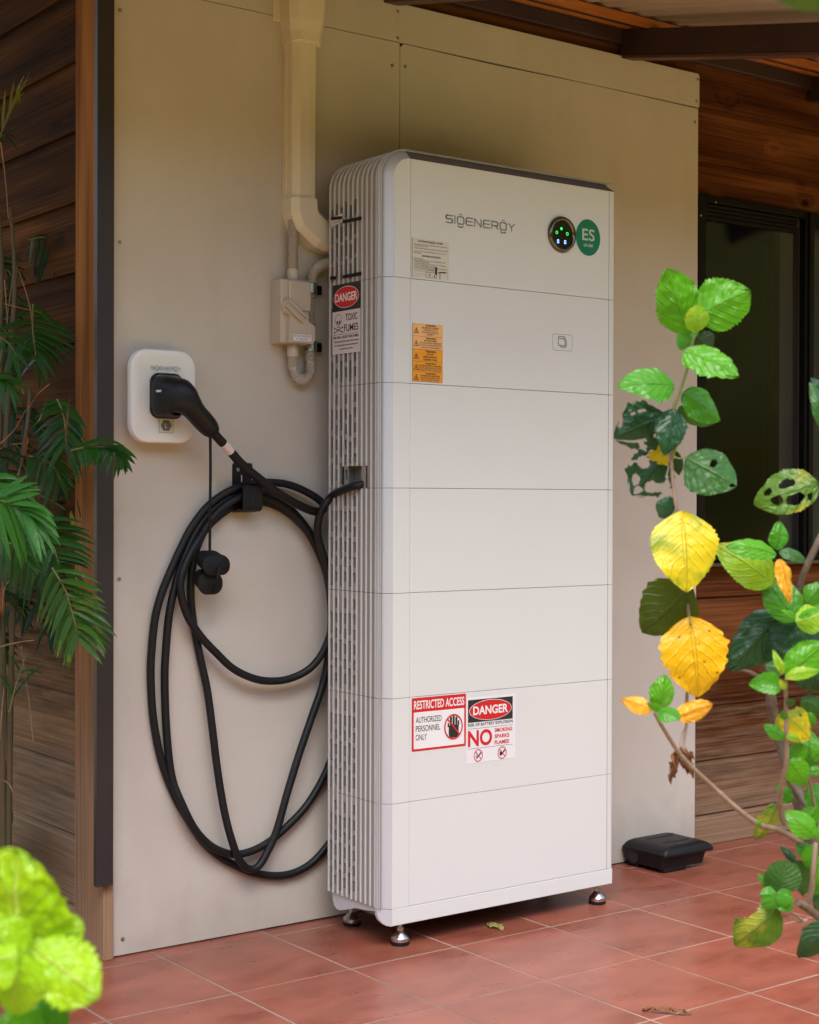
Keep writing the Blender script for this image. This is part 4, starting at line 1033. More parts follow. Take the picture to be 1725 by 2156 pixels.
# ---- the long charging cable: one continuous run
t = thing('charging_cable', 'thick black charging cable coiled in long loops over the wall hook', 'cable', (-.28,-.02,.7))
A = [(449,910,-.113),(462,925,-.106),(478,942,-.098),(510,978,-.084),(546,1008,-.075),(588,1040,-.070),(630,1064,-.066),(664,1077,-.060),(682,1072,-.050),(677,1057,-.042),(648,1037,-.036),(606,1020,-.032),(567,1015.5,-.030),(528,1019,-.028),(483,1034,-.026),(441,1063,-.024),(407,1105,-.022),(383,1150,-.020),(362,1196,-.018),(342,1245,-.016),(327,1300,-.014),(319,1376,-.013),
 (318,1440,-.012),(324,1520,-.012),(341,1605,-.012),(368,1675,-.012),(396,1725,-.014),(428,1772,-.014),(462,1803,-.013),(500,1824,-.012),(535,1838,-.012),(580,1844,-.012),(618,1838,-.012),(655,1818,-.012),(690,1780,-.013),(725,1722,-.014),(748,1640,-.015),(752,1520,-.015),(738,1400,-.014),(715,1290,-.013),(690,1200,-.012),(655,1125,-.012),(612,1072,-.012),(570,1044,-.013),(528,1037,-.014),(486,1046,-.016),(447,1075,-.017),(414,1117,-.018),(390,1170,-.020),(372,1225,-.022),(357,1290,-.022),(349,1376,-.020),
 (347,1440,-.018),(351,1540,-.018),(362,1635,-.020),(384,1694,-.034),(410,1745,-.034),(440,1778,-.033),(470,1794,-.032),(500,1799,-.030),(535,1790,-.026),(570,1770,-.022),(610,1735,-.020),(650,1690,-.018),(690,1618,-.018),(716,1530,-.018),(722,1430,-.018),(712,1320,-.020),(692,1220,-.026),(660,1140,-.032),(618,1082,-.034),(574,1052,-.036),(530,1044,-.037),(488,1056,-.038),(450,1088,-.036),(424,1130,-.032),(408,1180,-.026),(402,1240,-.018),(406,1300,-.014),(420,1376,-.016),
 (436,1450,-.022),(447,1530,-.030),(458,1620,-.036),(472,1705,-.044),(487,1765,-.050),(503,1808,-.046),(522,1829,-.040),(544,1824,-.040),(564,1792,-.040),(584,1745,-.042),(605,1670,-.042),(631,1585,-.040),(660,1500,-.038),(681,1438,-.036),(692,1376,-.036),(698,1300,-.040),(691,1222,-.040),(666,1145,-.022),(622,1092,-.016),(576,1063,-.014),(530,1056,-.014),(486,1070,-.016),(446,1100,-.026),(416,1140,-.038),(392,1186,-.044),(380,1235,-.044),(394,1294,-.042),(424,1341,-.040),(454,1373,-.040),(490,1407,-.040),(530,1427,-.038),(568,1434,-.036),(610,1429,-.036),(652,1408,-.044),(682,1370,-.056),(699,1318,-.064),(699,1250,-.066),(686,1185,-.066),(671,1135,-.068),(670,1100,-.074),(681,1068,-.088),(702,1042,-.108)]
P = [wy(a, c_, y) for a, c_, y in A]
P += [on(735,1027,0,-.040), on(757,1021.5,0,-.030), Vector((-.004,-.235,1.196)), Vector((.03,-.222,1.205))]
P = spline(P, 7)
b = MB(); b.tube(P, [(.0120 if i < 30 else .0120-.0017*min(1,(i-30)/40)) for i in range(len(P))], 14); b.build('cable_run', 'cable', t, True, sharp=80)
p = P[12]; q = P[17]; b = MB(); b.tube(P[11:17], .0124, 20); b.build('cable_label', 'sticker_pink', t, True)

# ---- dust caps hanging on a thin cord
t = thing('dust_cap_pair', 'two black rubber dust caps hanging on a thin cord from the plug', 'dust caps', (-.36,-.06,1.0))
b = MB(); b.tube(spline([wy(443,906,-.110), wy(443,915,-.108), wy(443.5,990,-.100), wy(442.5,1080,-.090), wy(442,1160,-.080)], 6), [.0075,.0055]+[.0036]*22+[.0036], 10) if False else None
cp = spline([wy(443,908,-.110), wy(443,922,-.108), wy(443.5,990,-.102), wy(442.5,1080,-.094), wy(442,1162,-.084)], 6)
b = MB(); b.tube(cp, [.0085,.0075,.006,.0045]+[.0036]*(len(cp)-4), 10); b.build('cord', 'rubber', t, True)
def cap(c0, c1, hx, hz, name):
    b = MB(); rs = []
    dv = c1-c0
    for f, k in ((0,.86),(.04,.93),(.12,.96),(.80,1.0),(.84,1.07),(.97,1.07),(1.0,1.0)):
        c_ = c0+dv*f; rs.append([(c_.x+x, c_.y, c_.z+z) for x, z in rrect(0,0,hx*k,hz*k,min(hx,hz)*k*.92,8)])
    b.rings(rs); return b.build(name, 'rubber', t, True, sharp=35)
cap(wy(437,1176,-.052), wy(457,1191,-.100), .0365,.0235, 'cap')
cap(wy(430,1217,-.052), wy(444,1229,-.086), .0330,.0265, 'cap')
b = MB(); b.tube(spline([wy(461,1195,-.104), wy(459,1213,-.112), wy(455,1228,-.108), wy(449,1242,-.090)], 5), .0032, 8); b.build('link_strap', 'rubber', t, True)

# ================================================================== BAIT STATION
t = thing('bait_station', 'low black plastic bait station box on the tiles at the foot of the wall', 'box', (1.26,-.1,0))
LX0, LX1, LY0, LY1 = 1.143,1.368,-.195,-.004
b = MB(); rs = []
for z, i_ in ((.012,.014),(.055,.006)): rs.append([(x,y,z) for x, y in rrect((LX0+LX1)/2-.012,(LY0+LY1)/2+.004,(LX1-LX0)/2-i_-.006,(LY1-LY0)/2-i_,.010,3)])
b.rings(rs); b.build('tray', 'black_plastic', t, True, sharp=40)
b = MB(); b.cbox((LX0+.016,-.178,.0),(LX0+.115,-.150,.014),.002); b.build('tray_foot', 'black_plastic', t)
b = MB(); b.cbox((LX0+.012,-.07,.0),(LX0+.040,-.02,.02),.002); b.build('tray_foot', 'black_plastic', t)
b = MB(); rs = []
for z, i_ in ((.050,.002),(.052,.0),(.059,.0),(.062,.003)): rs.append([(x,y,z) for x, y in rrect((LX0+LX1)/2,(LY0+LY1)/2,(LX1-LX0)/2-i_,(LY1-LY0)/2-i_,.012,4)])
for z, i_, sh in ((.068,.007,0),(.0745,.015,.0),(.0795,.028,.0),(.0815,.050,.0)): rs.append([(x,y,z) for x, y in rrect((LX0+LX1)/2,(LY0+LY1)/2,(LX1-LX0)/2-i_,(LY1-LY0)/2-i_*.55,.014,4)])
b.rings(rs); b.build('lid', 'black_plastic', t, True, sharp=45)
b = MB(); b.lathe((LX0+.0035,-.055,.032), [(.021,-.002),(.021,.001),(.019,.0015)], 24, Matrix.Rotation(R(-90), 4, 'Y')); b.build('entrance', 'cavity', t)
for y in (LY0+.060, LY0+.130):
    b = MB(); b.cbox((LX0+.055,y,.0811),(LX1-.055,y+.004,.0830),.0008); b.build('lid_rib', 'black_plastic', t)
b = MB(); b.cbox((LX0+.012,LY0+.0035,.0515),(LX1-.012,LY0+.0065,.0555),.001); b.build('lid_seam', 'cavity', t)
for x, y in ((LX0+.075,LY0+.030),(LX1-.045,LY1-.045)):
    b = MB(); b.box((x-.010,y-.004,.0), (x+.010,y+.004,.0008), Matrix.Translation((0,0,.0812))); b.build('latch_slot', 'cavity', t)

# ================================================================== PLANTS
def leaf_mesh(base, tip, width, nrm, mt, kind='ovate', fold=.18, curl=.0, ripple=.012, holes=(), ragged=0., seed=0, nu=34, nv=16, serr=.06, teeth=15, twist=0.):
    rn = random.Random(seed)
    base, tip = Vector(base), Vector(tip); ax = tip-base; Ln = ax.length; ax.normalize()
    nrm = Vector(nrm); nrm = (nrm-ax*nrm.dot(ax)).normalized(); sd_ = ax.cross(nrm).normalized()
    W = width
    vs, uvs, idx = [], [], {}
    um, p1, q1 = {'ovate':(.44,1.8,.74),'heart':(.34,1.7,.78),'round':(.5,2.0,.5),'lance':(.42,1.6,.9)}.get(kind,(.45,2,.7))
    def half(u):
        if u < um: w_ = max(0, 1-((um-u)/um)**2)**(.62 if kind in ('ovate','lance') else .5)
        else: w_ = max(0, 1-((u-um)/(1-um))**p1)**q1
        return .5*W*max(w_, .004)
    for i in range(nu+1):
        u = (i/nu)**1.25
        for j in range(nv+1):
            v = 2*j/nv-1; av = abs(v)
            h = half(u)
            if j in (0, nv): h *= 1+(serr*math.sin(u*teeth*2*math.pi)*(.6+.8*noise.noise(Vector((u*6, v*3, seed)))) if kind != 'lance' else 0)*min(1, u*6)
            h *= 1+(.09 if kind in ('heart','round') else .18)*noise.noise(Vector((u*2.6, (1 if v > 0 else -1)*3.3, seed*2.3)))+.07*av*noise.noise(Vector((u*9, (1 if v > 0 else -1)*3.3, seed*1.3)))
            heart = (-.13*W*math.sin(math.pi*min(1, av*.8))*(1-u)**5) if kind == 'heart' else 0
            uu = u*Ln+heart
            sg = 1 if v > 0 else -1
            z = -fold*av*h + ripple*Ln*.38*math.sin((u*6.5-av*2.5)*2*math.pi+1.8*noise.noise(Vector((u*4, sg*5, seed))))*av*(1-.2*av)
            z += .05*Ln*av*av*noise.noise(Vector((u*5, (1 if v > 0 else -1)*7, seed*3.1))) + ripple*Ln*1.1*noise.noise(Vector((u*3+seed*7.1, v*2, seed))) + ripple*Ln*.8*noise.noise(Vector((u*9, v*5, seed))) + ripple*Ln*.45*noise.noise(Vector((u*20, v*10, seed)))
            z -= .10*Ln*(2*u-.9)**2
            z -= curl*Ln*(u*u)
            tw = twist*u
            off = sd_*(v*h*math.cos(tw))+nrm*(v*h*math.sin(tw))
            idx[i, j] = len(vs); vs.append(base+ax*uu+off+nrm*z); uvs.append((u, j/nv))
    fs = []
    for i in range(nu):
        for j in range(nv):
            u, v = ((i+.5)/nu)**1.25, (j+.5)/nv*2-1
            if any(((u-a)/ra)**2+((v-c_)/rc)**2 < 1+.22*noise.noise(Vector((u*9, v*9, seed))) for a, c_, ra, rc in holes): continue
            if ragged and abs(v) > .55 and noise.noise(Vector((u*4.5+seed, v*3.0, seed*1.7))) > .32-ragged: continue
            fs.append((idx[i,j], idx[i+1,j], idx[i+1,j+1], idx[i,j+1]))
    me = bpy.data.meshes.new('leaf'); me.from_pydata([tuple(p) for p in vs], [], fs)
    uvl = me.uv_layers.new(name='UVMap')
    for lp_ in me.loops: uvl.data[lp_.index].uv = uvs[lp_.vertex_index]
    me.materials.append(M[mt]); me.shade_smooth()
    bm = bmesh.new(); bm.from_mesh(me); loose = [v for v in bm.verts if not v.link_faces]; bmesh.ops.delete(bm, geom=loose, context='VERTS'); bm.to_mesh(me); bm.free()
    return me
LS = [0]
def leaf(parent, b, tpx, wpx, depth, mt, dz=0., tilt=(0,0), name='leaf', label=None, stalk=None, **kw):
    """b, tpx: the leaf's base and tip as photo points; depth: metres from the camera; dz: how much farther the tip lies"""
    LS[0] += 1
    B, T = dep(b[0], b[1], depth), dep(tpx[0], tpx[1], depth+dz)
    w_ = wpx/FPX*depth*(1.1 if wpx < 150 else 1)
    kw['ripple'] = kw.get('ripple', .012)*1.5
    rr_ = random.Random(LS[0]*7)
    kw.setdefault('twist', rr_.uniform(-.5,.5)); kw.setdefault('curl', rr_.uniform(-.12,.22)); kw.setdefault('fold', rr_.uniform(.08,.38))
    n = -FW + RT*tilt[0] + UP*tilt[1]
    me = leaf_mesh(B, T, w_, n, mt, seed=LS[0], **kw)
    o = bpy.data.objects.new(name, me); COL.objects.link(o); o.parent = parent
    if label: o['label'] = label
    if stalk:
        s_ = dep(stalk[0], stalk[1], depth+.01); mid = (s_+B)/2-Vector((0,0,.004))
        q = MB(); q.tube(spline([s_, mid, B], 4), .0011, 6); q.build('leaf_stalk', 'twig_green', o, True)
    return o
def stem(parent, pts, r, m, name='branch', n=10, knob=.0):
    P = spline([dep(*p) for p in pts], 8)
    k = len(P)
    rr = [(r[0]+(r[1]-r[0])*i/(k-1))*(1+.10*noise.noise(Vector((i*.6, r[0]*99, 1)))+(knob if i % 11 == 5 else 0)) for i in range(k)] if isinstance(r, tuple) else r
    b = MB(); b.tube(P, rr, n); return b.build(name, m, parent, True, sharp=80)

H = thing('hibiscus_bush', 'leggy hibiscus bush with green and yellow leaves in front of the window', 'bush', (-.3,-2.0,0))
D0 = 2.42
# woody framework
stem(H, [(1463,700,D0),(1449,769,D0),(1433,819,D0),(1418,863,D0)], (.0022,.0030), 'twig_green')
stem(H, [(1418,863,D0),(1413,920,D0),(1414,977,D0),(1420,1040,D0),(1428,1090,D0),(1441,1180,D0+.02),(1446,1250,D0+.02),(1451,1312,D0+.02),(1450,1400,D0+.03),(1446,1480,D0+.03),(1447,1515,D0+.03),(1440,1560,D0+.02),(1438,1580,D0+.01)], (.0030,.0024), 'twig', knob=.15)
stem(H, [(1448,1520,D0+.02),(1436,1545,D0+.02),(1432,1568,D0),(1441,1583,D0)], (.0008,.0007), 'twig')
stem(H, [(1378,1500,2.30),(1402,1542,2.31),(1440,1597,2.33),(1500,1655,2.36),(1552,1702,2.38),(1600,1737,2.40),(1640,1748,2.42),(1690,1778,2.45),(1722,1812,2.48)], (.0026,.0052), 'twig', knob=.18)
stem(H, [(1655,1430,2.32),(1655,1480,2.33),(1656,1540,2.34),(1656,1600,2.35),(1645,1665,2.38),(1643,1700,2.40),(1652,1735,2.42)], (.0028,.0046), 'twig', knob=.12)
stem(H, [(1735,1115,2.50),(1700,1190,2.50),(1682,1242,2.51),(1668,1300,2.52),(1660,1360,2.54)], (.0058,.0042), 'bark')
stem(H, [(1608,1385,2.62),(1620,1430,2.62),(1626,1490,2.62),(1640,1550,2.62),(1655,1600,2.61),(1672,1650,2.60),(1686,1705,2.59),(1704,1760,2.58),(1718,1830,2.57),(1727,1900,2.57),(1742,2000,2.57),(1756,2200,2.56),(1765,2460,2.54)], (.0082,.0130), 'bark', 'trunk', 14)
stem(H, [(1662,1640,2.61),(1690,1680,2.56),(1712,1720,2.54),(1735,1760,2.52)], (.0060,.0075), 'bark')
stem(H, [(1545,1410,2.62),(1575,1415,2.62),(1608,1430,2.62)], (.0030,.0050), 'bark')
stem(H, [(1718,1775,2.34),(1713,1830,2.34),(1709,1875,2.35),(1700,1905,2.36)], (.0036,.0046), 'twig')
stem(H, [(1681,1900,2.33),(1700,1912,2.34),(1735,1940,2.36)], (.0060,.0062), 'bark', knob=.1)
stem(H, [(1644,1928,2.30),(1668,1932,2.31),(1683,1941,2.32),(1698,1938,2.33)], (.0014,.0028), 'twig')
stem(H, [(1655,1912,2.30),(1676,1926,2.31),(1690,1938,2.32)], (.0012,.0022), 'twig')
stem(H, [(1700,1620,2.40),(1712,1680,2.42),(1722,1740,2.44),(1732,1800,2.46)], (.0020,.0032), 'twig')
stem(H, [(1708,1590,2.52),(1725,1592,2.52),(1740,1598,2.52)], (.0030,.0034), 'bark')

# upper shoot
leaf(H, (1452,708), (1405,566), 92, D0, 'leaf_bright', -.03, (-.25,.25), kind='ovate', ripple=.022, label='big glossy leaf at the top of the shoot')
leaf(H, (1464,664), (1578,604), 104, D0-.02, 'leaf_bright', -.02, (.2,.35), ripple=.026, kind='ovate')
leaf(H, (1462,712), (1422,690), 62, D0+.03, 'leaf_green', .03, (-.1,-.2))
leaf(H, (1468,712), (1500,738), 52, D0+.04, 'leaf_dark', .03, (.1,-.2))
leaf(H, (1466,702), (1474,644), 46, D0-.03, 'leaf_lime', -.02, (.1,.5), fold=.35)
leaf(H, (1440,733), (1556,792), 82, D0-.03, 'leaf_bright', -.03, (.15,.5), kind='ovate', ripple=.024)
leaf(H, (1424,806), (1309,806), 84, D0-.01, 'leaf_green', -.03, (-.2,.4), kind='ovate', ripple=.014, serr=.03)
leaf(H, (1441,827), (1528,882), 72, D0, 'leaf_green', .02, (.2,.2), kind='ovate', serr=.03)
leaf(H, (1433,864), (1510,897), 38, D0+.03, 'leaf_mid', .05, (.1,-.3), kind='ovate', fold=.3)
leaf(H, (1390,880), (1293,920), 98, D0+.02, 'leaf_dark', .0, (-.2,.1), kind='heart', ripple=.03, ragged=.08, serr=.08, teeth=7)
leaf(H, (1420,866), (1402,955), 66, D0-.01, 'leaf_dark', -.02, (0,.1), kind='heart', ripple=.02, serr=.05, teeth=8)
leaf(H, (1418,930), (1370,966), 62, D0+.03, 'leaf_yellow', .0, (-.1,0), ragged=.12, serr=.12, teeth=5, ripple=.03)
leaf(H, (1398,960), (1330,1044), 100, D0+.04, 'leaf_dark', .02, (-.1,.0), kind='ovate', holes=((.35,.5,.12,.28),(.62,-.45,.13,.3),(.72,.35,.1,.25),(.5,-.8,.1,.3),(.85,-.1,.1,.3)), ragged=.2, serr=.12, teeth=6, nu=50, nv=28)
leaf(H, (1420,950), (1436,1008), 24, D0+.03, 'leaf_dark', .02, kind='lance')
leaf(H, (1445,962), (1553,1020), 100, D0-.02, 'leaf_mid', -.02, (.2,.1), kind='ovate', holes=((.46,-.35,.065,.20),(.93,.25,.05,.25)), nu=56, nv=28, stalk=(1415,958), serr=.04)
leaf(H, (1421,1078), (1386,1060), 44, D0, 'leaf_dark', -.01, kind='ovate', serr=.02)
leaf(H, (1438,1092), (1447,1246), 134, D0-.03, 'leaf_yellow', -.02, (-.1,.15), kind='heart', ripple=.012, fold=.06, serr=.045, teeth=17, label='large yellow leaf with green patches')
leaf(H, (1443,1246), (1352,1338), 116, D0+.01, 'leaf_olive', .02, (-.1,-.1), kind='heart', ripple=.010, serr=.05, teeth=7, fold=.1)
leaf(H, (1457,1316), (1474,1469), 132, D0-.02, 'leaf_gold', -.01, (0,.1), kind='heart', ripple=.012, fold=.05, serr=.07, teeth=8, stalk=(1451,1290), label='large golden yellow spotted leaf')
leaf(H, (1437,1583), (1412,1650), 44, D0+.01, 'leaf_brown', .03, (.4,.1), ripple=.09, fold=.7, ragged=.14, twist=1.6, label='dry brown curled leaf')
leaf(H, (1436,1582), (1462,1640), 30, D0+.0, 'leaf_brown', .03, (-.4,.1), ripple=.09, fold=.8, ragged=.1, twist=1.2)
# low branch tip
leaf(H, (1374,1494), (1310,1464), 34, 2.30, 'leaf_orange', .01, (.1,.5), kind='lance', fold=.4, twist=.5, ripple=.02)
leaf(H, (1388,1494), (1405,1422), 50, 2.29, 'leaf_bright', .0, (.2,.4), kind='ovate', fold=.3, ripple=.02)
leaf(H, (1386,1492), (1432,1510), 42, 2.28, 'leaf_green', -.02, (.2,.6), kind='ovate', fold=.3)
leaf(H, (1396,1498), (1362,1480), 16, 2.285, 'leaf_bright', -.01, kind='lance')
leaf(H, (1422,1510), (1502,1480), 42, 2.31, 'leaf_orange', .0, (.1,.4), kind='ovate', fold=.5, twist=-.5, ripple=.03)
# middle right group
leaf(H, (1624,1222), (1515,1142), 84, 2.44, 'leaf_lime', .0, (.1,.2), kind='heart', ripple=.010, serr=.04)
leaf(H, (1639,1164), (1541,1138), 46, 2.40, 'leaf_bright', -.02, (.0,.7), kind='ovate', fold=.3, ripple=.012)
leaf(H, (1637,1158), (1647,1097), 42, 2.41, 'leaf_green', .0, (.1,.2), kind='ovate', ripple=.03)
leaf(H, (1642,1160), (1702,1173), 30, 2.40, 'leaf_mid', .0, (.1,.7), kind='ovate', fold=.2)
leaf(H, (1646,1176), (1667,1274), 36, 2.38, 'leaf_orange', .0, (.2,.2), kind='lance', fold=.5, ripple=.03, label='orange curled leaf')
leaf(H, (1678,1306), (1612,1218), 80, 2.45, 'leaf_green', .02, (-.2,.2), kind='ovate', serr=.02)
leaf(H, (1676,1308), (1750,1290), 62, 2.40, 'leaf_lime', .0, (.2,.4), kind='ovate', ripple=.01)
leaf(H, (1680,1298), (1730,1280), 20, 2.38, 'leaf_bright', -.01, (0,.7), kind='lance')
leaf(H, (1678,1300), (1648,1282), 16, 2.38, 'leaf_bright', -.01, (0,.7), kind='lance')
leaf(H, (1640,1298), (1535,1412), 92, 2.50, 'leaf_dark', .0, (-.1,.1), kind='heart', ripple=.016, serr=.05, teeth=7)
leaf(H, (1676,1316), (1622,1408), 100, 2.48, 'leaf_dark', .0, (-.2,.2), kind='heart', ripple=.018, serr=.04)
leaf(H, (1672,1325), (1700,1392), 60, 2.50, 'leaf_mid', .02, (.2,.2), kind='heart', fold=.3)
leaf(H, (1726,1014), (1592,1056), 92, 2.42, 'leaf_mottled', .0, (.0,.2), kind='ovate', holes=((.42,-.42,.15,.26),(.68,-.22,.09,.26),(.76,.42,.065,.22),(.46,.36,.13,.20),(.20,-.6,.045,.20)), nu=60, nv=32, serr=.04, stalk=(1740,1025), label='chewed leaf full of holes in front of the window')
leaf(H, (1745,905), (1718,800), 40, 2.40, 'leaf_mid', .0, (.3,.1), kind='ovate')
leaf(H, (1750,860), (1712,792), 30, 2.42, 'leaf_dark', .0, (.3,.1), kind='ovate')
# right-hand shoot
leaf(H, (1655,1422), (1740,1352), 72, 2.30, 'leaf_bright', .0, (.1,.5), kind='ovate', ripple=.016)
leaf(H, (1650,1420), (1630,1368), 18, 2.30, 'leaf_lime', .0, kind='lance')
leaf(H, (1652,1424), (1722,1404), 26, 2.28, 'leaf_lime', -.01, (0,.6), kind='ovate', fold=.4)
leaf(H, (1660,1424), (1690,1372), 30, 2.33, 'leaf_bright', .01, kind='ovate')
leaf(H, (1648,1444), (1581,1434), 46, 2.30, 'leaf_green', .0, (-.1,.5), kind='ovate', fold=-.2, serr=0)
leaf(H, (1655,1452), (1642,1430), 14, 2.29, 'leaf_lime', .0, kind='lance')
leaf(H, (1690,1402), (1748,1452), 60, 2.46, 'leaf_dark', .0, (.2,.1), kind='heart')
leaf(H, (1656,1478), (1677,1480), 16, 2.32, 'leaf_mid', .0, kind='round', serr=0)
leaf(H, (1650,1498), (1716,1556), 66, 2.36, 'leaf_yellow', .0, (.1,.2), kind='ovate', ragged=.03, serr=.05, label='yellow leaf with brown flecks')
leaf(H, (1650,1498), (1640,1556), 22, 2.37, 'leaf_yellow', .0, kind='lance')
leaf(H, (1659,1512), (1644,1502), 16, 2.33, 'leaf_green', .0, kind='round', serr=0)
leaf(H, (1654,1556), (1610,1526), 26, 2.33, 'leaf_green', .0, (-.1,.3), kind='ovate', fold=.3)
leaf(H, (1656,1548), (1688,1558), 14, 2.33, 'leaf_lime', .0, (0,.4), kind='lance')
leaf(H, (1700,1622), (1712,1538), 46, 2.42, 'leaf_green', .0, (.1,.2), kind='ovate')
leaf(H, (1664,1606), (1692,1566), 36, 2.38, 'leaf_bright', .0, (.0,.2), kind='ovate')
leaf(H, (1662,1598), (1704,1654), 52, 2.36, 'leaf_bright', .0, (.1,.4), kind='ovate', serr=.02)
leaf(H, (1700,1624), (1738,1620), 20, 2.38, 'leaf_green', .0, (0,.5), kind='ovate')
leaf(H, (1700,1500), (1718,1530), 22, 2.44, 'leaf_green', .0, kind='ovate')
leaf(H, (1704,1618), (1670,1596), 34, 2.44, 'leaf_mid', .02, kind='ovate')
# lower right group
leaf(H, (1720,1762), (1662,1708), 50, 2.36, 'leaf_bright', .0, (-.1,.4), kind='ovate', serr=0, ripple=.008, label='bright lime green leaf')
leaf(H, (1640,1694), (1597,1774), 40, 2.46, 'leaf_mottled', .0, (.3,.0), kind='ovate', fold=.4, ragged=.03)
leaf(H, (1604,1735), (1588,1731), 10, 2.39, 'leaf_bright', .0, kind='round', serr=0)
leaf(H, (1641,1881), (1658,1812), 76, 2.32, 'leaf_mid', .0, (.1,.3), kind='round', serr=0, ripple=.006, fold=.05)
leaf(H, (1637,1880), (1676,1912), 46, 2.29, 'leaf_green', .0, (.1,.4), kind='round', serr=0, fold=.2)
leaf(H, (1637,1884), (1600,1884), 34, 2.30, 'leaf_green', .0, (-.1,.4), kind='ovate', serr=0)
leaf(H, (1632,1884), (1640,1914), 60, 2.285, 'leaf_green', .0, (0,.2), kind='round', serr=0, fold=.05)
leaf(H, (1677,1818), (1645,1785), 16, 2.34, 'leaf_dark', .0, (-.3,0), kind='ovate', serr=0)
leaf(H, (1633,1882), (1596,1844), 17, 2.33, 'leaf_green', .0, (-.3,0), kind='ovate')
leaf(H, (1684,1812), (1696,1890), 40, 2.40, 'leaf_mid', .0, (.1,.0), kind='ovate', fold=.2)
leaf(H, (1712,1806), (1683,1776), 34, 2.38, 'leaf_green', .0, (0,.3), kind='ovate')
leaf(H, (1716,1778), (1706,1832), 38, 2.37, 'leaf_bright', .0, (.1,.3), kind='ovate')
leaf(H, (1745,1800), (1726,1866), 44, 2.34, 'leaf_bright', .0, (.1,.3), kind='ovate')
leaf(H, (1640,1912), (1548,1994), 88, 2.30, 'leaf_mottled', .0, (.0,.3), kind='ovate', holes=((.42,.95,.24,.45),), nu=30, nv=16, serr=.03, label='drooping mottled leaf with a bitten edge')
leaf(H, (1750,1940), (1688,2026), 64, 2.25, 'leaf_dark', .0, (.1,.2), kind='ovate', serr=.04, label='dark blue green leaf at the right edge')
for b_, t_, w_, d_, m_, k_ in (((1700,1330),(1748,1390),60,2.50,'leaf_dark','heart'),((1700,1270),(1735,1225),44,2.46,'leaf_green','ovate'),((1690,1470),(1738,1500),44,2.48,'leaf_mid','ovate'),((1668,1690),(1640,1650),30,2.48,'leaf_green','ovate'),
    ((1700,1660),(1745,1700),50,2.44,'leaf_green','ovate'),((1722,1700),(1690,1742),38,2.42,'leaf_bright','ovate'),((1735,1850),(1700,1880),36,2.42,'leaf_green','ovate'),((1745,1560),(1712,1600),44,2.40,'leaf_bright','ovate'),
    ((1730,1780),(1765,1730),50,2.40,'leaf_bright','ovate'),((1722,1870),(1760,1920),50,2.44,'leaf_mid','ovate'),((1690,1415),(1668,1372),34,2.36,'leaf_lime','ovate'),((1655,1412),(1612,1400),30,2.42,'leaf_mid','ovate')):
    leaf(H, b_, t_, w_, d_, m_, 0, (.1,.35), kind=k_)
# filler leaves beyond the right edge of the bush
rl = random.Random(11)
for k in range(16):
    x, y = rl.uniform(1745,1900), rl.uniform(1250,1980); a = rl.uniform(0, 6.28); L_ = rl.uniform(55,110)
    leaf(H, (x,y), (x+L_*math.cos(a), y+L_*math.sin(a)), L_*.7, rl.uniform(2.35,2.6), rl.choice(['leaf_green','leaf_bright','leaf_mid','leaf_dark']), 0, (rl.uniform(-.3,.3), rl.uniform(0,.5)), kind='ovate')

# ---- sunlit foreground leaves, lower left
Q = thing('foreground_shrub', 'blurred sunlit lime green leaves of a shrub in the bottom left corner', 'shrub', tuple(dep(0,2400,1.3)))
kf = dict(kind='heart', ripple=.018, serr=.07, teeth=11, nu=60, nv=30)
leaf(Q, (52,2045), (20,1812), 250, 1.31, 'leaf_sunlit', -.03, (-.2,.5), fold=.10, kind='round', ripple=.026, serr=.07, teeth=12, nu=60, nv=30)
leaf(Q, (62,1985), (207,2100), 150, 1.27, 'leaf_sunlit', -.02, (.1,.7), fold=.30, kind='ovate', ripple=.02, serr=.08, teeth=11, nu=60, nv=30)
leaf(Q, (70,2010), (172,1935), 110, 1.29, 'leaf_sunlit', .01, (.1,.4), fold=.2, kind='ovate', ripple=.02, serr=.08, teeth=11, nu=60, nv=30)
leaf(Q, (36,2010), (-40,1930), 110, 1.25, 'leaf_sunlit', .0, (-.2,.6), **kf)
leaf(Q, (36,2012), (-50,2030), 110, 1.24, 'leaf_sunlit', .0, (-.2,.6), kind='ovate', ripple=.03)
leaf(Q, (40,2020), (15,2150), 120, 1.25, 'leaf_sunlit', .0, (-.1,.6), **kf)
leaf(Q, (50,2110), (145,2165), 90, 1.31, 'leaf_green', .0, (.1,.6), kind='ovate', ripple=.03)
leaf(Q, (0,2140), (90,2200), 110, 1.29, 'leaf_bright', .0, (.1,.6), kind='ovate', ripple=.03)
stem(Q, [(38,2008,1.30),(20,2100,1.33),(5,2250,1.34),(-20,2700,1.36),(-30,3600,1.40)], (.0018,.004), 'twig_green')
# overhanging out-of-focus leaf in the top right corner
if True: Q2 = thing('overhanging_branch', 'blurred green leaf tip hanging into the top right corner', 'branch', tuple(dep(1780,-60,.95)))
leaf(Q2, (1800,-70), (1655,-2), 110, .95, 'leaf_olive', .0, (.1,-.3), kind='ovate')
stem(Q2, [(1795,-68,.95),(1850,-160,.97),(1950,-400,1.0)], (.002,.004), 'twig')

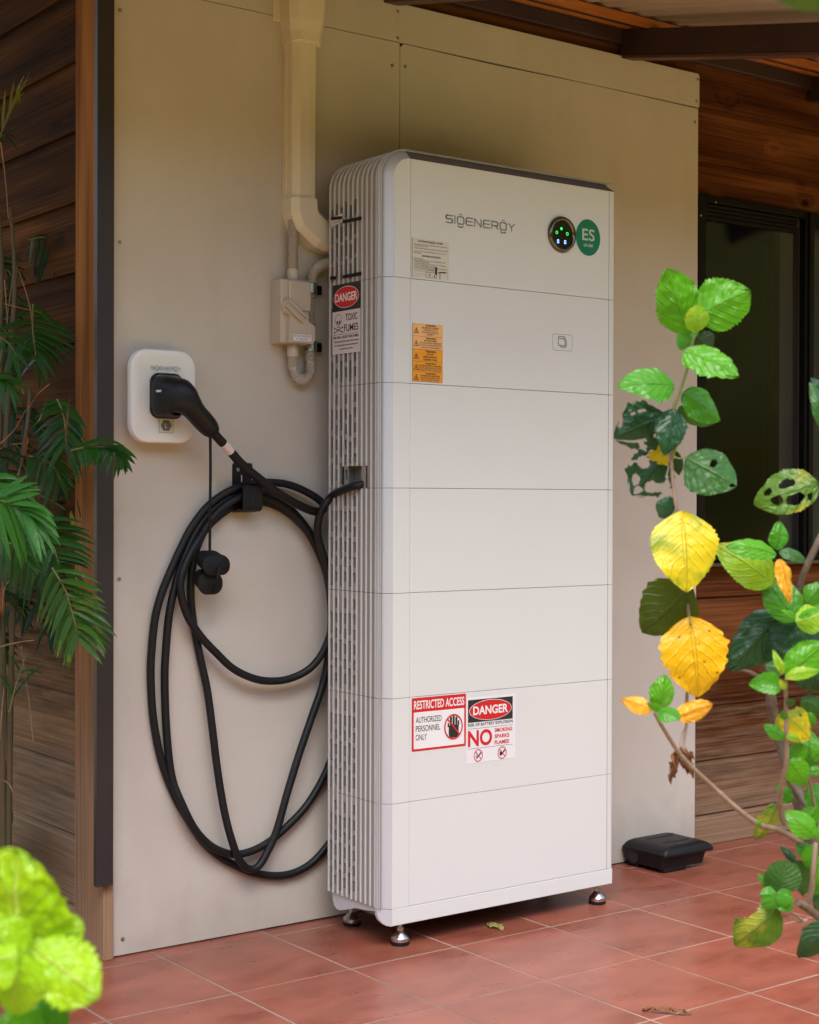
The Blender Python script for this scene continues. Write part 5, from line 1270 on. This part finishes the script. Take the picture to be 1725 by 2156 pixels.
# ---- palm in a pot on the left
PB = on(8, 2030, 2, 0.)
PALM = thing('clumping_palm', 'leafy green clumping palm with drooping fronds in front of the dark timber wall', 'palm', (-.86,.10,0))
LC = [0]
def leaflet(parent, b, tpx, wpx, d0, d1, mt, droop=.12, label=None):
    LS[0] += 1
    B, T = dep(b[0], b[1], d0), dep(tpx[0], tpx[1], d1)
    ax = T-B; Ln = ax.length; w_ = wpx/FPX*d0; axn = ax.normalized()
    n0 = (-FW+UP*.8); n0 = (n0-axn*n0.dot(axn)).normalized(); sd_ = axn.cross(n0).normalized()
    vs, uvs = [], []; nu = 9
    for i in range(nu+1):
        u = i/nu; h = .5*w_*(math.sin(math.pi*min(1,u*.93+.07)**.75)**.75 if u < 1 else .02)
        c_ = B+ax*u+UP*(droop*Ln*4*u*(1-u))
        for j, v in enumerate((-1,0,1)): vs.append(c_+sd_*(v*h)-n0*(abs(v)*h*.35)); uvs.append((u, j/2))
    fs = [(3*i+j,3*i+3+j,3*i+4+j,3*i+1+j) for i in range(nu) for j in (0,1)]
    me = bpy.data.meshes.new('leaflet'); me.from_pydata([tuple(p) for p in vs], [], fs)
    uvl = me.uv_layers.new(name='UVMap')
    for l_ in me.loops: uvl.data[l_.index].uv = uvs[l_.vertex_index]
    me.materials.append(M[mt]); me.shade_smooth()
    o = bpy.data.objects.new('leaflet', me); COL.objects.link(o); o.parent = parent
def frond(rach, d, left, right, mt, wpx=13, rm='twig_green', dd=.0, rr=(.0026,.0012)):
    """rach: the midrib's photo points; left / right: leaflet tips; d: depth"""
    P = [dep(a, c_, d) for a, c_ in rach]; S = spline([(a, c_, 0) for a, c_ in rach], 12)
    S3 = spline(P, 12); q = MB(); q.tube(S3, [rr[0]+(rr[1]-rr[0])*i/(len(S3)-1) for i in range(len(S3))], 6)
    o = q.build('frond', rm, PALM, True)
    for side, tips in ((-1,left),(1,right)):
        if len(tips) > 3 and LC[0] < 270:
            tips = [q_ for a_, b_ in zip(tips, tips[1:]+tips[-1:]) for q_ in ((a_, ((a_[0]+b_[0])/2+rl.uniform(-5,5), (a_[1]+b_[1])/2+rl.uniform(-5,5))) if a_ is not b_ else (a_,))]
        n = len(tips); LC[0] += n
        for i, tp in enumerate(tips):
            k = int((len(S)-1)*((i+.6)/(n+.2))); b_ = S[min(k, len(S)-1)]
            leaflet(o, (b_.x, b_.y), tp, wpx*rl.uniform(.72,1.08), d, d+dd+rl.uniform(-.06,.06), mt, rl.uniform(.04,.16))
    return o
DP = 3.75
frond([(60,505),(95,500),(125,520),(150,545)], 4.2, [(62,560),(75,612),(90,600),(110,588)], [(150,500),(175,520),(188,564),(178,585),(160,590),(150,600)], 'palm_dark', 12)
frond([(70,640),(69,690),(73,725),(76,760)], 3.95, [(0,655),(-10,700),(5,745),(11,801),(20,780),(40,800)], [(120,690),(164,714),(160,735),(150,757),(132,780),(120,803),(84,822)], 'palm_green', 14)
frond([(120,840),(133,870),(138,905),(139,942)], DP, [(88,862),(70,885),(65,921),(78,940),(74,962),(88,985),(100,1010)], [(165,870),(178,892),(180,920),(178,945),(172,960),(170,990),(168,1022)], 'palm_green', 15)
frond([(150,948),(185,941),(220,941),(246,946),(262,956)], 3.70, [(170,985),(185,988),(200,984),(208,990),(238,1014),(256,992)], [(262,938),(281,960),(290,968),(280,996),(265,1000)], 'palm_green', 15)
frond([(-60,1060),(-20,1052),(20,1058),(52,1078),(62,1098)], 3.30, [(-20,1165),(0,1160),(48,1202),(58,1188),(93,1192),(75,1175),(117,1171)], [(83,1016),(89,1032),(60,1000),(103,1074),(121,1112),(129,1152),(122,1140)], 'palm_bright', 19)
frond([(-40,1010),(-10,1020),(20,1030)], 3.35, [(0,1110),(20,1130),(42,1150)], [(50,1015),(70,1040),(82,1062),(60,1080)], 'palm_bright', 17)
frond([(45,1100),(85,1120),(112,1150),(122,1180),(125,1186)], 3.75, [(62,1215),(48,1292),(85,1252),(80,1235),(99,1278),(105,1250)], [(175,1100),(201,1139),(200,1165),(201,1189),(190,1200),(171,1264)], 'palm_green', 17)
frond([(110,1195),(136,1238),(146,1268),(155,1300),(161,1325),(165,1342)], 3.68, [(75,1326),(91,1326),(105,1348),(114,1387),(122,1380),(133,1405),(143,1419)], [(216,1232),(224,1270),(231,1294),(248,1342),(235,1368),(223,1379),(216,1400)], 'palm_tipped', 15)
frond([(0,290),(10,262),(28,215),(40,180)], 3.9, [(12,188),(30,170),(52,158)], [(64,150),(56,178),(45,200),(42,222)], 'palm_yellow', 6)
frond([(-10,290),(4,286),(12,284)], 3.9, [(10,300),(24,312),(40,320)], [(38,268),(48,266),(44,300)], 'palm_dark', 7)
frond([(-20,620),(0,640),(20,655)], 4.1, [(0,700),(20,705)], [(55,640),(70,660),(60,690)], 'palm_dark', 12)
frond([(-10,880),(15,865),(45,870),(70,890)], 4.05, [(0,960),(20,970),(45,985)], [(85,865),(100,885),(108,915),(95,950)], 'palm_dark', 14)
frond([(40,1175),(70,1190),(95,1215)], 4.0, [(45,1262),(60,1290),(78,1300)], [(120,1190),(135,1215),(140,1250)], 'palm_dark', 14)
frond([(-30,800),(-10,790),(15,800)], 3.6, [(-10,860),(10,880)], [(40,790),(60,812),(55,840),(35,870)], 'palm_green', 13)
frond([(20,1500),(35,1440),(55,1380)], 3.9, [(0,1420),(20,1380)], [(100,1395),(90,1420)], 'palm_green', 7)
frond([(120,1000),(150,1020),(170,1040)], 4.05, [(120,1060),(140,1080)], [(190,1040),(182,1075),(170,1090)], 'palm_dark', 13)
frond([(-50,940),(-20,950),(10,975)], 3.9, [(-20,1020),(0,1040),(25,1045)], [(30,950),(55,965),(62,1000)], 'palm_dark', 15)
frond([(-50,1250),(-20,1240),(10,1255)], 3.9, [(-20,1330),(0,1340),(18,1330)], [(35,1240),(50,1265),(45,1300)], 'palm_dark', 14)
frond([(-40,1120),(-5,1130),(30,1150),(60,1180)], 3.55, [(-20,1210),(0,1235),(20,1250),(42,1262)], [(60,1120),(88,1140),(100,1170),(95,1205),(80,1225)], 'palm_green', 17)
frond([(60,960),(90,965),(115,985),(128,1010)], 3.9, [(55,1020),(72,1045),(95,1060),(110,1072)], [(120,955),(145,975),(158,1000),(160,1030),(145,1060)], 'palm_green', 15)
frond([(-30,700),(-5,705),(20,725),(35,750)], 3.85, [(-20,770),(-5,800),(10,820)], [(30,690),(55,715),(70,745),(64,780),(45,810)], 'palm_green', 14)
frond([(80,1040),(120,1060),(150,1085),(165,1110)], 4.1, [(90,1100),(110,1130),(130,1150)], [(160,1055),(185,1080),(192,1110),(185,1140),(160,1160)], 'palm_dark', 15)
frond([(20,1230),(60,1250),(95,1290),(110,1330)], 4.1, [(30,1300),(50,1340),(75,1375)], [(100,1240),(128,1270),(140,1310),(130,1350),(110,1380)], 'palm_dark', 15)
for a_, c_, q_ in ((-20,640,4.15),(0,740,4.1),(-15,820,4.12),(10,930,4.15),(-10,1010,4.1),(20,1100,4.15),(-15,1180,4.1),(15,1270,4.12),(-25,1350,4.1),(-10,560,4.15)):
    tips_l = [(a_-30+12*k_+rl.uniform(-6,6), c_+45+14*k_+rl.uniform(-8,8)) for k_ in range(3)]
    tips_r = [(a_+62+8*k_-4*k_*k_+rl.uniform(-6,6), c_-12+24*k_+rl.uniform(-8,8)) for k_ in range(5)]
    frond([(a_-30,c_-14),(a_,c_-8),(a_+26,c_+8),(a_+40,c_+30)], q_, tips_l, tips_r, 'palm_dark', 15)
rl = random.Random(5)
for pts, r_ in (([(22,440),(27,494),(31,560),(30,640),(22,760),(14,900),(8,1100),(4,1400),(6,1700),(8,2010)], (.004,.011)), ([(64,820),(60,877),(52,936),(44,990),(36,1080),(30,1200),(24,1400),(20,1650),(16,2005)], (.005,.009)), ([(5,700),(0,850),(-6,1100),(-10,1400),(-6,2010)], (.006,.012)), ([(36,560),(24,720),(8,800),(-8,900)], (.003,.006)), ([(6,1216),(6,1290),(9,1440),(14,1600)], (.009,.005)), ([(-14,300),(-4,420),(4,560),(0,700)], (.003,.007))):
    stem(PALM, [(a, c_, 3.95) for a, c_ in pts], r_, 'cane', 'cane', 8, .2)
for pts in ([(2,300),(12,380),(18,460)], [(40,570),(62,640),(70,700)], [(10,640),(60,652),(100,660)], [(60,860),(80,830),(105,808)], [(0,935),(30,905),(55,862)], [(95,850),(85,880),(70,900)], [(0,945),(22,936),(48,934)], [(38,1000),(50,960),(60,925)], [(0,1362),(40,1352),(72,1348)], [(10,1440),(4,1500),(0,1560)], [(45,1360),(62,1480),(70,1560)], [(0,1640),(22,1655),(36,1706)], [(10,590),(20,700),(50,830)], [(28,580),(14,680),(0,760)], [(5,1290),(10,1240),(28,1212)]):
    stem(PALM, [(a, c_, rl.uniform(3.7,4.0)) for a, c_ in pts], (.0016,.0010), 'dead', 'dry_stalk', 6)
leaf(PALM, (140,940), (142,822), 5, 3.66, 'leaf_brown', kind='lance', name='dry_leaf', label='dry tan strip of leaf')
leaf(PALM, (4,1300), (3,1220), 12, 3.8, 'leaf_brown', kind='lance', name='dry_leaf')
leaf(PALM, (52,960), (56,905), 8, 3.8, 'leaf_brown', kind='lance', name='dry_leaf')
leaf(PALM, (148,1075), (164,1152), 10, 3.9, 'palm_yellow', kind='lance', name='leaflet')
t = thing('plant_pot', 'black plastic pot at the left edge holding the palm', 'pot', (-1.02,-.02,0))
pc_ = on(-120, 1990, 2, 0.)
b = MB(); b.lathe((pc_.x,pc_.y,0), [(.13,.001),(.165,.30),(.175,.31),(.175,.335),(.160,.335),(.155,.30)], 32); b.build('pot_wall', 'pot', t, True, sharp=35)
b = MB(); b.lathe((pc_.x,pc_.y,0), [(.150,.28),(.150,.301),(.02,.306)], 24); b.build('potting_soil', 'soil', t)

# ---- fallen leaves on the tiles
def flat_leaf(name, label, pa, pb, wpx, mt, lift, **kw):
    A_, B_ = on(pa[0], pa[1], 2, .004), on(pb[0], pb[1], 2, .006)
    LS[0] += 1
    me = leaf_mesh(A_, B_, wpx/800, (0,0,1), mt, seed=LS[0], **kw)
    lo = min(v.co.z for v in me.vertices)
    for v in me.vertices: v.co.z += .0006-lo
    o = bpy.data.objects.new(name, me); COL.objects.link(o); tag(o, label, 'leaf')
flat_leaf('fallen_leaf', 'small pale olive fallen leaf on the tiles under the cabinet', (1033,1941), (1056,1957), 32, 'leaf_fallen', 0, kind='ovate', fold=.3, holes=((.9,.9,.3,.7),), ripple=.02)
flat_leaf('fallen_leaf', 'dry brown curled leaf on the tiles at the bottom of the picture', (1352,2127), (1458,2134), 11, 'leaf_brown', 0, kind='lance', fold=1.1, ripple=.05, ragged=.12)

# every thing's origin goes to its base, parts keep their place
bpy.context.view_layer.update()
for o in THINGS:
    L0 = Vector(o['_loc']); del o['_loc']
    o.location = L0
    for c_ in o.children: c_.matrix_parent_inverse = Matrix.Translation(-L0)
